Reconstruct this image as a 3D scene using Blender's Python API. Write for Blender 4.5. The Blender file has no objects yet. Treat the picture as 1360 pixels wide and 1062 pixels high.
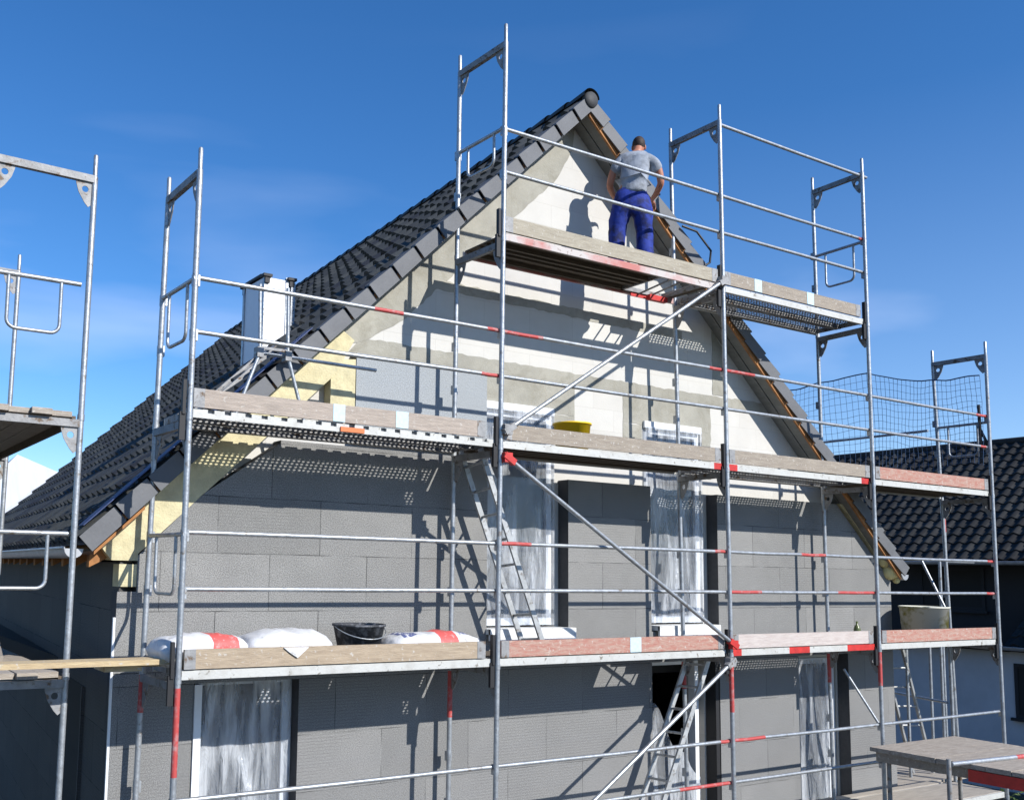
import bpy, math, random
from mathutils import Vector, Matrix, noise
random.seed(7)
S = bpy.context.scene
COL = S.collection
R = math.radians

# ------------------------------------------------------------------ camera
YAW, PIT, ROL = 0.5449, 0.1070, 0.0185
CAM = Vector((-2.572, -7.2536, 0.8868))
fw = Vector((math.sin(YAW)*math.cos(PIT), math.cos(YAW)*math.cos(PIT), math.sin(PIT)))
rt = Vector((math.cos(YAW), -math.sin(YAW), 0)); up = rt.cross(fw)
rt2 = rt*math.cos(ROL)+up*math.sin(ROL); up2 = -rt*math.sin(ROL)+up*math.cos(ROL)
cd = bpy.data.cameras.new('camera'); cam = bpy.data.objects.new('camera', cd); COL.objects.link(cam)
cam.matrix_world = Matrix(((rt2.x, up2.x, -fw.x, CAM.x), (rt2.y, up2.y, -fw.y, CAM.y), (rt2.z, up2.z, -fw.z, CAM.z), (0, 0, 0, 1)))
cd.sensor_width = 36; cd.lens = 34.71; cd.shift_x = 0.1186; cd.shift_y = 0.0611
cd.clip_start = .05; cd.clip_end = 3000
S.camera = cam
S.render.resolution_x = 1024; S.render.resolution_y = 799

# ------------------------------------------------------------------ light
SUND = Vector((.37, -1, .70)).normalized()          # towards the sun
SE = math.asin(SUND.z); SR = math.atan2(SUND.x, SUND.y)
w = bpy.data.worlds.new("World"); S.world = w; w.use_nodes = True
nt = w.node_tree; nt.nodes.clear()
def N(nt, t, **k):
    n = nt.nodes.new(t)
    for a, v in k.items():
        if a.startswith('i_'): n.inputs[a[2:].replace('_', ' ')].default_value = v
        else: setattr(n, a, v)
    return n
sky = N(nt, 'ShaderNodeTexSky', sky_type='NISHITA', sun_disc=False, sun_elevation=SE, sun_rotation=SR,
        altitude=500, air_density=1.0, dust_density=0.1, ozone_density=5.0)
tc = N(nt, 'ShaderNodeTexCoord'); mp = N(nt, 'ShaderNodeMapping'); mp.inputs['Scale'].default_value = (1.0, 1.6, 5.0)
nz = N(nt, 'ShaderNodeTexNoise', i_Scale=1.5, i_Detail=5.0, i_Roughness=.45, i_Distortion=.2)
rp = N(nt, 'ShaderNodeValToRGB'); rp.color_ramp.elements[0].position = .52; rp.color_ramp.elements[1].position = .80
rp.color_ramp.elements[1].color = (.5, .5, .5, 1)
mx = N(nt, 'ShaderNodeMixRGB'); mx.inputs['Color2'].default_value = (5.6, 6.4, 8.4, 1)
bg = N(nt, 'ShaderNodeBackground'); bg.inputs['Strength'].default_value = .135
out = N(nt, 'ShaderNodeOutputWorld'); L = nt.links.new
L(tc.outputs['Generated'], mp.inputs['Vector']); L(mp.outputs[0], nz.inputs['Vector']); L(nz.outputs['Fac'], rp.inputs[0])
hs = N(nt, 'ShaderNodeHueSaturation', i_Saturation=1.20)
tint = N(nt, 'ShaderNodeMixRGB', blend_type='MULTIPLY'); tint.inputs[0].default_value = 1; tint.inputs[2].default_value = (.96, .945, 1.0, 1)
L(sky.outputs[0], tint.inputs[1]); L(tint.outputs[0], hs.inputs['Color'])
sz = N(nt, 'ShaderNodeSeparateXYZ'); L(tc.outputs['Generated'], sz.inputs[0])
zr_ = N(nt, 'ShaderNodeMapRange'); zr_.inputs['From Min'].default_value = .50; zr_.inputs['From Max'].default_value = .22; L(sz.outputs[2], zr_.inputs['Value'])
hz = N(nt, 'ShaderNodeMapRange'); hz.inputs['From Min'].default_value = .42; hz.inputs['From Max'].default_value = .0; hz.inputs['To Max'].default_value = .20; L(sz.outputs[2], hz.inputs['Value'])
xr = N(nt, 'ShaderNodeMapRange'); xr.inputs['From Min'].default_value = .45; xr.inputs['From Max'].default_value = .95; L(sz.outputs[0], xr.inputs['Value'])
hx = N(nt, 'ShaderNodeMath', operation='MULTIPLY'); L(hz.outputs[0], hx.inputs[0]); L(xr.outputs[0], hx.inputs[1])
cm = N(nt, 'ShaderNodeMath', operation='MULTIPLY_ADD'); L(rp.outputs[0], cm.inputs[0]); L(zr_.outputs[0], cm.inputs[1]); L(hx.outputs[0], cm.inputs[2])
L(cm.outputs[0], mx.inputs['Fac']); L(hs.outputs[0], mx.inputs['Color1']); L(mx.outputs[0], bg.inputs['Color']); L(bg.outputs[0], out.inputs[0])
sl = bpy.data.lights.new('sun', 'SUN'); so = bpy.data.objects.new('sun', sl); COL.objects.link(so)
sl.energy = 5.0; sl.angle = R(.5); sl.color = (1, .97, .92)
so.rotation_euler = SUND.to_track_quat('Z', 'Y').to_euler()
S.view_settings.view_transform = 'Standard'; S.view_settings.look = 'None'; S.view_settings.gamma = 1
S.view_settings.exposure = 0.3

# ------------------------------------------------------------------ materials
def mat(name, col, rough=.7, metal=0, var=.0, vscale=5, bump=0, bscale=40, spec=.5, col2=None, stretch=None, c2pos=(.4, .65), coat=0, splat=None, spos=(.62, .68), sscale=22):
    m = bpy.data.materials.new(name); m.use_nodes = True; t = m.node_tree; b = t.nodes['Principled BSDF']; l = t.links.new
    b.inputs['Base Color'].default_value = (*col, 1); b.inputs['Roughness'].default_value = rough
    b.inputs['Metallic'].default_value = metal; b.inputs['Specular IOR Level'].default_value = spec
    b.inputs['Coat Weight'].default_value = coat
    tc = N(t, 'ShaderNodeTexCoord'); mp = N(t, 'ShaderNodeMapping'); l(tc.outputs['Object'], mp.inputs[0])
    if stretch: mp.inputs['Scale'].default_value = stretch
    if var or col2:
        n = N(t, 'ShaderNodeTexNoise', i_Scale=vscale, i_Detail=8, i_Roughness=.65); l(mp.outputs[0], n.inputs['Vector'])
        r = N(t, 'ShaderNodeValToRGB'); l(n.outputs['Fac'], r.inputs[0])
        e = r.color_ramp.elements; e[0].position, e[1].position = c2pos if col2 else (.25, .75)
        if col2: e[0].color = (*col, 1); e[1].color = (*col2, 1)
        else:
            e[0].color = (*[c*(1-var) for c in col], 1); e[1].color = (*[min(1, c*(1+var)) for c in col], 1)
        cur = r.outputs[0]
        if splat:
            ns_ = N(t, 'ShaderNodeTexNoise', i_Scale=sscale, i_Detail=4, i_Roughness=.6, i_Distortion=.3); l(tc.outputs['Object'], ns_.inputs['Vector'])
            rs_ = N(t, 'ShaderNodeValToRGB'); l(ns_.outputs['Fac'], rs_.inputs[0]); rs_.color_ramp.elements[0].position, rs_.color_ramp.elements[1].position = spos
            ms_ = N(t, 'ShaderNodeMixRGB'); ms_.inputs[2].default_value = (*splat, 1); l(rs_.outputs[0], ms_.inputs[0]); l(cur, ms_.inputs[1]); cur = ms_.outputs[0]
        l(cur, b.inputs['Base Color'])
    if bump:
        n2 = N(t, 'ShaderNodeTexNoise', i_Scale=bscale, i_Detail=5); l(mp.outputs[0], n2.inputs['Vector'])
        bp = N(t, 'ShaderNodeBump', i_Strength=bump, i_Distance=.01); l(n2.outputs['Fac'], bp.inputs['Height']); l(bp.outputs[0], b.inputs['Normal'])
    return m
def brickmat(name, c1, c2, mort, bw, bh, ms, rough=.85, speck=None, off=.5, bump=.4, shift=(0, 0, 0), stain=None, stainpos=(.55, .8), varc=.12):
    """wall seen along y: bricks laid over object X/Z"""
    m = bpy.data.materials.new(name); m.use_nodes = True; t = m.node_tree; b = t.nodes['Principled BSDF']; l = t.links.new
    b.inputs['Roughness'].default_value = rough; b.inputs['Specular IOR Level'].default_value = .25
    tc = N(t, 'ShaderNodeTexCoord'); sp = N(t, 'ShaderNodeSeparateXYZ'); l(tc.outputs['Object'], sp.inputs[0])
    ax = N(t, 'ShaderNodeMath', operation='ADD'); l(sp.outputs[0], ax.inputs[0]); l(sp.outputs[1], ax.inputs[1])
    cb = N(t, 'ShaderNodeCombineXYZ'); l(ax.outputs[0], cb.inputs[0]); l(sp.outputs[2], cb.inputs[1])
    mp = N(t, 'ShaderNodeMapping'); mp.inputs['Location'].default_value = shift; l(cb.outputs[0], mp.inputs[0])
    nd = N(t, 'ShaderNodeTexNoise', i_Scale=1.3, i_Detail=3); l(mp.outputs[0], nd.inputs['Vector'])
    va = N(t, 'ShaderNodeVectorMath', operation='MULTIPLY_ADD'); va.inputs[1].default_value = (.012,)*3; l(nd.outputs['Color'], va.inputs[0]); l(mp.outputs[0], va.inputs[2])
    br = N(t, 'ShaderNodeTexBrick', offset=off); br.inputs['Scale'].default_value = 1; br.inputs['Mortar Size'].default_value = ms
    br.inputs['Mortar Smooth'].default_value = .25; br.inputs['Brick Width'].default_value = bw; br.inputs['Row Height'].default_value = bh
    br.inputs['Bias'].default_value = 0.0
    br.inputs['Color1'].default_value = (*c1, 1); br.inputs['Color2'].default_value = (*c2, 1); br.inputs['Mortar'].default_value = (*mort, 1)
    l(va.outputs[0], br.inputs['Vector'])
    cur = br.outputs['Color']
    if speck:
        nj = N(t, 'ShaderNodeTexNoise', i_Scale=3.1, i_Detail=3); l(mp.outputs[0], nj.inputs['Vector'])
        rj = N(t, 'ShaderNodeValToRGB'); l(nj.outputs['Fac'], rj.inputs[0]); ej = rj.color_ramp.elements
        ej[0].position = .40; ej[1].position = .66; ej[0].color = (*[c*.45 for c in mort], 1); ej[1].color = (*[min(1, c*1.9) for c in mort], 1)
        em = ej.new(.52); em.color = (*[c*1.05 for c in mort], 1); l(rj.outputs[0], br.inputs['Mortar'])
        # rasped patches
        wv = N(t, 'ShaderNodeTexWave', wave_type='BANDS', bands_direction='Y'); wv.inputs['Scale'].default_value = 11; wv.inputs['Distortion'].default_value = 1.5; wv.inputs['Detail'].default_value = 3; wv.inputs['Detail Scale'].default_value = 4; l(mp.outputs[0], wv.inputs['Vector'])
        rw_ = N(t, 'ShaderNodeValToRGB'); l(wv.outputs['Fac'], rw_.inputs[0]); rw_.color_ramp.elements[0].position = .0; rw_.color_ramp.elements[1].position = .35; rw_.color_ramp.elements[0].color = (.84, .84, .84, 1)
        gb = N(t, 'ShaderNodeTexNoise', i_Scale=.55, i_Detail=2); l(mp.outputs[0], gb.inputs['Vector'])
        rg = N(t, 'ShaderNodeValToRGB'); l(gb.outputs['Fac'], rg.inputs[0]); rg.color_ramp.elements[0].position = .52; rg.color_ramp.elements[1].position = .60
        mw = N(t, 'ShaderNodeMixRGB', blend_type='MULTIPLY'); l(rg.outputs[0], mw.inputs[0]); l(cur, mw.inputs[1]); l(rw_.outputs[0], mw.inputs[2]); cur = mw.outputs[0]
        # scuffs: short vertical pale marks and dots
        ms2 = N(t, 'ShaderNodeMapping'); ms2.inputs['Scale'].default_value = (9, 2.2, 1); l(mp.outputs[0], ms2.inputs[0])
        sc = N(t, 'ShaderNodeTexNoise', i_Scale=1.6, i_Detail=8, i_Roughness=.7); l(ms2.outputs[0], sc.inputs['Vector'])
        rc_ = N(t, 'ShaderNodeValToRGB'); l(sc.outputs['Fac'], rc_.inputs[0]); rc_.color_ramp.elements[0].position = .70; rc_.color_ramp.elements[1].position = .76
        m4 = N(t, 'ShaderNodeMixRGB'); m4.inputs[2].default_value = (.5, .49, .46, 1); l(rc_.outputs[0], m4.inputs[0]); l(cur, m4.inputs[1]); cur = m4.outputs[0]
    n = N(t, 'ShaderNodeTexNoise', i_Scale=1.7, i_Detail=9, i_Roughness=.7); l(mp.outputs[0], n.inputs['Vector'])
    r = N(t, 'ShaderNodeValToRGB'); l(n.outputs['Fac'], r.inputs[0]); r.color_ramp.elements[0].position = .3; r.color_ramp.elements[1].position = .7
    r.color_ramp.elements[0].color = (1-varc,)*3+(1,); r.color_ramp.elements[1].color = (1, 1, 1, 1)
    mu = N(t, 'ShaderNodeMixRGB', blend_type='MULTIPLY'); mu.inputs[0].default_value = 1; l(cur, mu.inputs[1]); l(r.outputs[0], mu.inputs[2]); cur = mu.outputs[0]
    if speck:
        s = N(t, 'ShaderNodeTexNoise', i_Scale=110, i_Detail=2, i_Roughness=.8); l(mp.outputs[0], s.inputs['Vector'])
        r2 = N(t, 'ShaderNodeValToRGB'); l(s.outputs['Fac'], r2.inputs[0]); r2.color_ramp.elements[0].position = .38; r2.color_ramp.elements[1].position = .64
        r2.color_ramp.elements[0].color = (1-speck,)*3+(1,); r2.color_ramp.elements[1].color = (1, 1, 1, 1)
        m2 = N(t, 'ShaderNodeMixRGB', blend_type='MULTIPLY'); m2.inputs[0].default_value = 1; l(cur, m2.inputs[1]); l(r2.outputs[0], m2.inputs[2]); cur = m2.outputs[0]
    if stain:
        s = N(t, 'ShaderNodeTexNoise', i_Scale=2.6, i_Detail=10, i_Roughness=.75, i_Distortion=.6); l(mp.outputs[0], s.inputs['Vector'])
        r2 = N(t, 'ShaderNodeValToRGB'); l(s.outputs['Fac'], r2.inputs[0]); r2.color_ramp.elements[0].position, r2.color_ramp.elements[1].position = stainpos
        m2 = N(t, 'ShaderNodeMixRGB'); m2.inputs[2].default_value = (*stain, 1); l(cur, m2.inputs[1]); l(r2.outputs[0], m2.inputs[0]); cur = m2.outputs[0]
    l(cur, b.inputs['Base Color'])
    n2 = N(t, 'ShaderNodeTexNoise', i_Scale=60, i_Detail=4); l(mp.outputs[0], n2.inputs['Vector'])
    ma = N(t, 'ShaderNodeMath', operation='MULTIPLY_ADD'); ma.inputs[1].default_value = -1.2; l(br.outputs['Fac'], ma.inputs[0]); l(n2.outputs['Fac'], ma.inputs[2])
    bp = N(t, 'ShaderNodeBump', i_Strength=bump, i_Distance=.008); l(ma.outputs[0], bp.inputs['Height']); l(bp.outputs[0], b.inputs['Normal'])
    return m

M = {}
M['galv'] = mat('galvanised', (.38, .40, .42), .45, .6, var=.30, vscale=14, bump=.25, splat=(.22, .19, .16), spos=(.60, .72), sscale=16)
M['galvd'] = mat('galvanised_dull', (.27, .27, .27), .65, .3, var=.35, vscale=9, bump=.3, splat=(.13, .09, .06), spos=(.56, .66), sscale=14)
M['alu'] = mat('aluminium_profile', (.42, .43, .43), .5, .4, var=.3, vscale=8, splat=(.20, .18, .16), spos=(.56, .68))
M['whitepaint'] = mat('white_profile', (.50, .50, .475), .6, .1, var=.15, vscale=9, col2=(.40, .39, .36), c2pos=(.48, .75), splat=(.20, .18, .15), spos=(.62, .70), sscale=20, bump=.2)
M['red'] = mat('red_paint', (.48, .025, .02), .5, 0, var=.3, vscale=12)
M['redpipe'] = mat('worn_red_paint', (.44, .06, .055), .55, 0, col2=(.40, .24, .23), vscale=18, c2pos=(.5, .7))
M['pinkedge'] = mat('worn_pink_edge', (.46, .17, .15), .75, 0, col2=(.50, .46, .44), vscale=1.4, c2pos=(.42, .56), splat=(.22, .16, .14), spos=(.60, .70), sscale=22)
M['black'] = mat('black_iron', (.02, .02, .022), .6, .2)
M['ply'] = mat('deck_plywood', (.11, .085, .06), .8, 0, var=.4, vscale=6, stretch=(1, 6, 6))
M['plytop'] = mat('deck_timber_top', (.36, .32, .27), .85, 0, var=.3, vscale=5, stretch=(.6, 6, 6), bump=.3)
def wood(n, c, c2, v=.45, spl=(.50, .47, .42)): return mat(n, c, .88, 0, col2=c2, vscale=6, stretch=(.8, 5, 7), bump=.6, bscale=26, c2pos=(.34, .66), splat=spl, spos=(.60, .70), sscale=26)
M['tb_tan'] = wood('tan_board', (.44, .35, .25), (.31, .24, .17))
M['tb_pale'] = wood('pale_board', (.44, .37, .31), (.31, .26, .22))
M['tb_grey'] = wood('grey_board', (.36, .31, .25), (.25, .21, .17))
M['tb_beige'] = wood('beige_board', (.42, .38, .30), (.30, .26, .20))
M['tb_pink'] = mat('pink_stained_board', (.38, .17, .13), .88, 0, col2=(.42, .30, .24), vscale=11, stretch=(.7, 3, 3), bump=.6, bscale=26, c2pos=(.40, .66), splat=(.50, .43, .38), spos=(.58, .70), sscale=24)
M['tb_white'] = wood('whitewashed_board', (.56, .50, .46), (.43, .36, .33))
M['plank'] = wood('fresh_plank', (.56, .44, .26), (.42, .31, .18))
M['oldplank'] = wood('weathered_plank', (.42, .37, .31), (.27, .23, .19))
M['tape'] = mat('pale_blue_tape', (.50, .66, .72), .6, 0, var=.15, vscale=30)
M['orange'] = mat('orange_tape', (.65, .17, .05), .6)
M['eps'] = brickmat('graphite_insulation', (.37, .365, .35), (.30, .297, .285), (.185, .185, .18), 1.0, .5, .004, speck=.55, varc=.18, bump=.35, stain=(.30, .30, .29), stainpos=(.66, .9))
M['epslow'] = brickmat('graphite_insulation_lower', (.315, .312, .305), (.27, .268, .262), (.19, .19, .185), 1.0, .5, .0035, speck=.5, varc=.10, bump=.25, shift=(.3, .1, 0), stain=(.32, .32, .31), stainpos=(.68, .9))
M['epslight'] = brickmat('light_grey_insulation', (.42, .445, .46), (.42, .445, .46), (.28, .28, .28), 4.0, 2, .002, speck=.45, varc=.06, shift=(1.7, 1, 0))
M['epsside_shade'] = brickmat('graphite_insulation_return_shaded', (.115, .112, .108), (.095, .093, .09), (.06, .06, .06), 1.0, .5, .005, speck=.3)  # graphite boards again, side wall's shade darkened into the colour
M['epsedge_shade'] = mat('insulation_cut_edge_shaded', (.06, .06, .062), .9, 0, var=.2, vscale=20)  # cut edges painted near-black for the shade on them
M['block'] = brickmat('aerated_block', (.595, .58, .54), (.56, .54, .50), (.47, .45, .41), .62, .25, .002, varc=.12, bump=.2, stain=(.50, .47, .42), stainpos=(.60, .9))
M['concrete'] = brickmat('ring_beam_concrete', (.40, .385, .33), (.385, .37, .32), (.37, .355, .31), 5, 3, .001, varc=.32, bump=.5, stain=(.24, .225, .18), stainpos=(.48, .72))
M['wool'] = mat('mineral_wool', (.56, .50, .31), .95, 0, var=.22, vscale=9, bump=.6, bscale=50)
M['foam'] = mat('expanding_foam', (.72, .62, .30), .9, 0, var=.2, vscale=6, bump=.5)
M['tile2'] = mat('anthracite_tile_dusty', (.049, .052, .050), .7, 0, var=.3, vscale=5, bump=.3, bscale=60)
M['tile3'] = mat('anthracite_tile_dark', (.026, .026, .028), .55, 0, var=.3, vscale=5, bump=.3, bscale=60)
M['ntile2'] = mat('neighbour_tile_dusty', (.034, .034, .033), .8, 0, var=.4, vscale=2.5, bump=.2, spec=.3)
M['tile'] = mat('anthracite_tile', (.035, .037, .036), .62, 0, var=.35, vscale=3.5, bump=.2, bscale=60, spec=.5)
M['ntile'] = mat('neighbour_tile', (.020, .020, .020), .75, 0, var=.4, vscale=2.5, bump=.2, spec=.3)
M['verge'] = mat('verge_tile_grey', (.105, .108, .115), .62, 0, var=.18, vscale=4, bump=.15)
M['soffit'] = mat('grey_soffit', (.20, .20, .185), .8, 0, var=.2, vscale=4, stretch=(3, 1, 3))
M['timber'] = mat('orange_roof_timber', (.34, .15, .05), .8, 0, var=.4, vscale=9)
M['membrane'] = mat('blue_roof_membrane', (.03, .05, .14), .6, 0, var=.3, vscale=6)
M['white'] = mat('white_frame', (.76, .77, .78), .4, 0, var=.05, vscale=4)
M['sill'] = mat('white_sill', (.70, .70, .68), .6, 0, col2=(.32, .30, .27), vscale=12, c2pos=(.55, .75))
M['glass'] = mat('dark_pane', (.035, .045, .06), .06, 0, spec=.8)
M['darkroom'] = mat('dark_interior', (.02, .019, .018), .9)
M['chim'] = mat('white_chimney_cladding', (.78, .79, .82), .5, 0, var=.06, vscale=6)
M['gutter'] = mat('zinc_gutter', (.42, .43, .45), .45, .5, var=.2, vscale=6)
M['nwall'] = mat('painted_render', (.46, .475, .50), .9, 0, var=.14, vscale=1.2, bump=.5, bscale=25)
M['ndark'] = mat('dark_cladding', (.018, .018, .02), .8)
M['pale'] = mat('pale_sheet_roof', (.46, .47, .49), .6, 0, var=.12, vscale=.6, stretch=(6, 1, 1))
M['ground'] = mat('building_site_ground', (.075, .062, .05), .95, 0, col2=(.045, .06, .025), vscale=.6, c2pos=(.45, .6), bump=.6, bscale=8)
M['leaf'] = mat('leaf', (.05, .09, .02), .6, 0, var=.5, vscale=3)
M['leaf2'] = mat('leaf_light', (.12, .16, .04), .6, 0, var=.4, vscale=3)
M['bark'] = mat('bark', (.10, .07, .05), .9)
M['bag'] = mat('white_paper_sack', (.60, .60, .61), .6, 0, var=.14, vscale=9, bump=1.0, bscale=11, splat=(.36, .35, .33), spos=(.60, .72), sscale=9)
M['bagred'] = mat('sack_red_print', (.62, .10, .09), .6, 0, col2=(.74, .5, .5), vscale=25, c2pos=(.55, .8), bump=.5, bscale=14)
M['bagblue'] = mat('sack_blue_print', (.09, .11, .24), .6, 0, col2=(.7, .7, .72), vscale=30, c2pos=(.5, .6), bump=.5, bscale=14)
M['rubber'] = mat('black_mortar_bucket', (.035, .038, .045), .7, 0, col2=(.22, .23, .25), vscale=16, c2pos=(.48, .68))
M['yellow'] = mat('yellow_plastic', (.80, .52, .01), .45, 0, var=.12, vscale=8)
M['tub'] = mat('cream_tub', (.70, .68, .58), .5, 0, col2=(.30, .27, .06), vscale=3, c2pos=(.47, .58), stretch=(.8, .8, 1))
M['net'] = mat('blue_net_cord', (.05, .10, .20), .8)
M['skin'] = mat('skin', (.42, .17, .10), .55, 0, var=.12, vscale=10)
M['hair'] = mat('dark_hair', (.03, .017, .012), .7, 0, var=.4, vscale=60, bump=.5)
M['shirt'] = mat('grey_tshirt', (.30, .33, .38), .9, 0, col2=(.13, .14, .16), vscale=7, c2pos=(.45, .7), bump=.7, bscale=16)
M['trouser'] = mat('blue_work_trousers', (.008, .030, .26), .8, 0, col2=(.003, .008, .07), vscale=11, c2pos=(.45, .62), bump=1.0, bscale=14)
M['shoe'] = mat('black_boot', (.02, .02, .02), .6)
M['cable'] = mat('black_cable', (.015, .015, .015), .5)
# perforated steel plank sheet: real see-through holes
def perf():
    m = bpy.data.materials.new('perforated_steel'); m.use_nodes = True; t = m.node_tree; b = t.nodes['Principled BSDF']; l = t.links.new
    b.inputs['Base Color'].default_value = (.20, .20, .20, 1); b.inputs['Metallic'].default_value = .3; b.inputs['Roughness'].default_value = .6
    tc = N(t, 'ShaderNodeTexCoord'); mp = N(t, 'ShaderNodeMapping'); mp.inputs['Scale'].default_value = (1/.05, 1/.04, 0)
    l(tc.outputs['Object'], mp.inputs[0])
    v = N(t, 'ShaderNodeTexVoronoi', voronoi_dimensions='2D', feature='F1', i_Scale=1, i_Randomness=0.15); l(mp.outputs[0], v.inputs['Vector'])
    g = N(t, 'ShaderNodeMath', operation='LESS_THAN'); g.inputs[1].default_value = .27; l(v.outputs['Distance'], g.inputs[0])
    sp = N(t, 'ShaderNodeSeparateXYZ'); l(tc.outputs['Object'], sp.inputs[0])
    tr = N(t, 'ShaderNodeBsdfTransparent'); mi = N(t, 'ShaderNodeMixShader')
    l(g.outputs[0], mi.inputs[0]); l(b.outputs[0], mi.inputs[1]); l(tr.outputs[0], mi.inputs[2]); l(mi.outputs[0], t.nodes['Material Output'].inputs[0])
    return m
M['perf'] = perf()
def filmmat():
    m = bpy.data.materials.new('clear_plastic_film'); m.use_nodes = True; t = m.node_tree; b = t.nodes['Principled BSDF']; l = t.links.new
    b.inputs['Base Color'].default_value = (.78, .82, .86, 1); b.inputs['Roughness'].default_value = .22; b.inputs['Specular IOR Level'].default_value = .8
    b.inputs['Base Color'].default_value = (.70, .73, .77, 1); b.inputs['Roughness'].default_value = .18
    tc = N(t, 'ShaderNodeTexCoord'); mp = N(t, 'ShaderNodeMapping'); mp.inputs['Scale'].default_value = (3.2, 1, .55); mp.inputs['Rotation'].default_value = (0, .22, 0); l(tc.outputs['Object'], mp.inputs[0])
    n = N(t, 'ShaderNodeTexNoise', i_Scale=2.4, i_Detail=5, i_Roughness=.5, i_Distortion=.25); l(mp.outputs[0], n.inputs['Vector'])
    r = N(t, 'ShaderNodeValToRGB'); l(n.outputs['Fac'], r.inputs[0]); e = r.color_ramp.elements; e[0].position = .45; e[1].position = .62
    e[0].color = (.24,)*3+(1,); e[1].color = (.62,)*3+(1,)
    tr = N(t, 'ShaderNodeBsdfTransparent'); tr.inputs[0].default_value = (.93, .95, .98, 1); mi = N(t, 'ShaderNodeMixShader')
    l(r.outputs[0], mi.inputs[0]); l(tr.outputs[0], mi.inputs[1]); l(b.outputs[0], mi.inputs[2]); l(mi.outputs[0], t.nodes['Material Output'].inputs[0])
    n2 = N(t, 'ShaderNodeTexNoise', i_Scale=5, i_Detail=4, i_Roughness=.55, i_Distortion=.8); l(mp.outputs[0], n2.inputs['Vector'])
    ad = N(t, 'ShaderNodeMath', operation='ADD'); l(n.outputs['Fac'], ad.inputs[0]); l(n2.outputs['Fac'], ad.inputs[1])
    bp = N(t, 'ShaderNodeBump', i_Strength=1.0, i_Distance=.06); l(ad.outputs[0], bp.inputs['Height']); l(bp.outputs[0], b.inputs['Normal'])
    return m
M['film'] = filmmat()

# ------------------------------------------------------------------ mesh helpers
class MB:
    def __init__(s): s.v = []; s.f = []; s.m = []; s.sm = []
    def add(s, vs, fs, mi=0, smooth=False):
        o = len(s.v); s.v += [tuple(v) for v in vs]
        for f in fs: s.f.append(tuple(i+o for i in f)); s.m.append(mi); s.sm.append(smooth)
    def box(s, a, b, mi=0):
        x0, y0, z0 = a; x1, y1, z1 = b
        s.add([(x0, y0, z0), (x1, y0, z0), (x1, y1, z0), (x0, y1, z0), (x0, y0, z1), (x1, y0, z1), (x1, y1, z1), (x0, y1, z1)],
              [(0, 3, 2, 1), (4, 5, 6, 7), (0, 1, 5, 4), (1, 2, 6, 5), (2, 3, 7, 6), (3, 0, 4, 7)], mi)
    def beam(s, p, q, w, h, upv=(0, 0, 1), mi=0):
        p = Vector(p); q = Vector(q); d = (q-p).normalized(); u = Vector(upv); r = d.cross(u).normalized(); u = r.cross(d)
        vs = [c+r*a*w/2+u*b*h/2 for c in (p, q) for a, b in ((-1, -1), (1, -1), (1, 1), (-1, 1))]
        s.add(vs, [(3, 2, 1, 0), (4, 5, 6, 7), (0, 1, 5, 4), (1, 2, 6, 5), (2, 3, 7, 6), (3, 0, 4, 7)], mi)
    def tube(s, pts, r, n=10, mi=0, caps=True, rad=None):
        pts = [Vector(p) for p in pts]; rings = []; prev = None
        for i, p in enumerate(pts):
            d = (pts[min(i+1, len(pts)-1)]-pts[max(i-1, 0)]).normalized()
            if prev is None: a = d.orthogonal().normalized()
            else: a = (prev-d*prev.dot(d)).normalized()
            prev = a; b = d.cross(a); rr = rad[i] if rad else r
            rings.append([p+(a*math.cos(t*2*math.pi/n)+b*math.sin(t*2*math.pi/n))*rr for t in range(n)])
        vs = [v for g in rings for v in g]; fs = []
        for i in range(len(pts)-1):
            for t in range(n):
                t2 = (t+1) % n; fs.append((i*n+t, i*n+t2, (i+1)*n+t2, (i+1)*n+t))
        s.add(vs, fs, mi, True)
        if caps: s.add(rings[0], [tuple(range(n))[::-1]], mi); s.add(rings[-1], [tuple(range(n))], mi)
    def prism(s, poly, y0, y1, mi=0, sidemi=None):
        n = len(poly); vs = [(x, y0, z) for x, z in poly]+[(x, y1, z) for x, z in poly]
        s.add(vs, [tuple(range(n)), tuple(range(n, 2*n))[::-1]], mi)
        o = []
        for i in range(n):
            j = (i+1) % n; o.append((i, i+n, j+n, j))
        s.add(vs, o, mi if sidemi is None else sidemi)
    def lathe(s, c, prof, n=28, mi=0, axis='z'):
        vs = []; fs = []
        for r, z in prof:
            for t in range(n):
                a = t*2*math.pi/n
                vs.append((c[0]+r*math.cos(a), c[1]+r*math.sin(a), c[2]+z) if axis == 'z' else (c[0]+r*math.cos(a), c[1]+z, c[2]+r*math.sin(a)))
        for i in range(len(prof)-1):
            for t in range(n):
                t2 = (t+1) % n; fs.append((i*n+t, i*n+t2, (i+1)*n+t2, (i+1)*n+t))
        s.add(vs, fs, mi, True)
    def build(s, name, ms, parent=None, org=None):
        me = bpy.data.meshes.new(name)
        if org is None and parent is None: org = s.v[0]
        o0 = Vector((0, 0, 0))
        vs = s.v
        me.from_pydata(vs, [], s.f); me.update()
        if not isinstance(ms, (list, tuple)): ms = [ms]
        for m in ms: me.materials.append(m if not isinstance(m, str) else M[m])
        me.polygons.foreach_set('material_index', s.m); me.polygons.foreach_set('use_smooth', s.sm)
        import bmesh
        bm = bmesh.new(); bm.from_mesh(me); bmesh.ops.recalc_face_normals(bm, faces=bm.faces); bm.to_mesh(me); bm.free()
        ob = bpy.data.objects.new(name, me); COL.objects.link(ob)
        if parent: ob.parent = parent
        return ob
def tag(o, label=None, cat=None, group=None, kind=None):
    if label: o['label'] = label
    if cat: o['category'] = cat
    if group: o['group'] = group
    if kind: o['kind'] = kind
    return o
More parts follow.
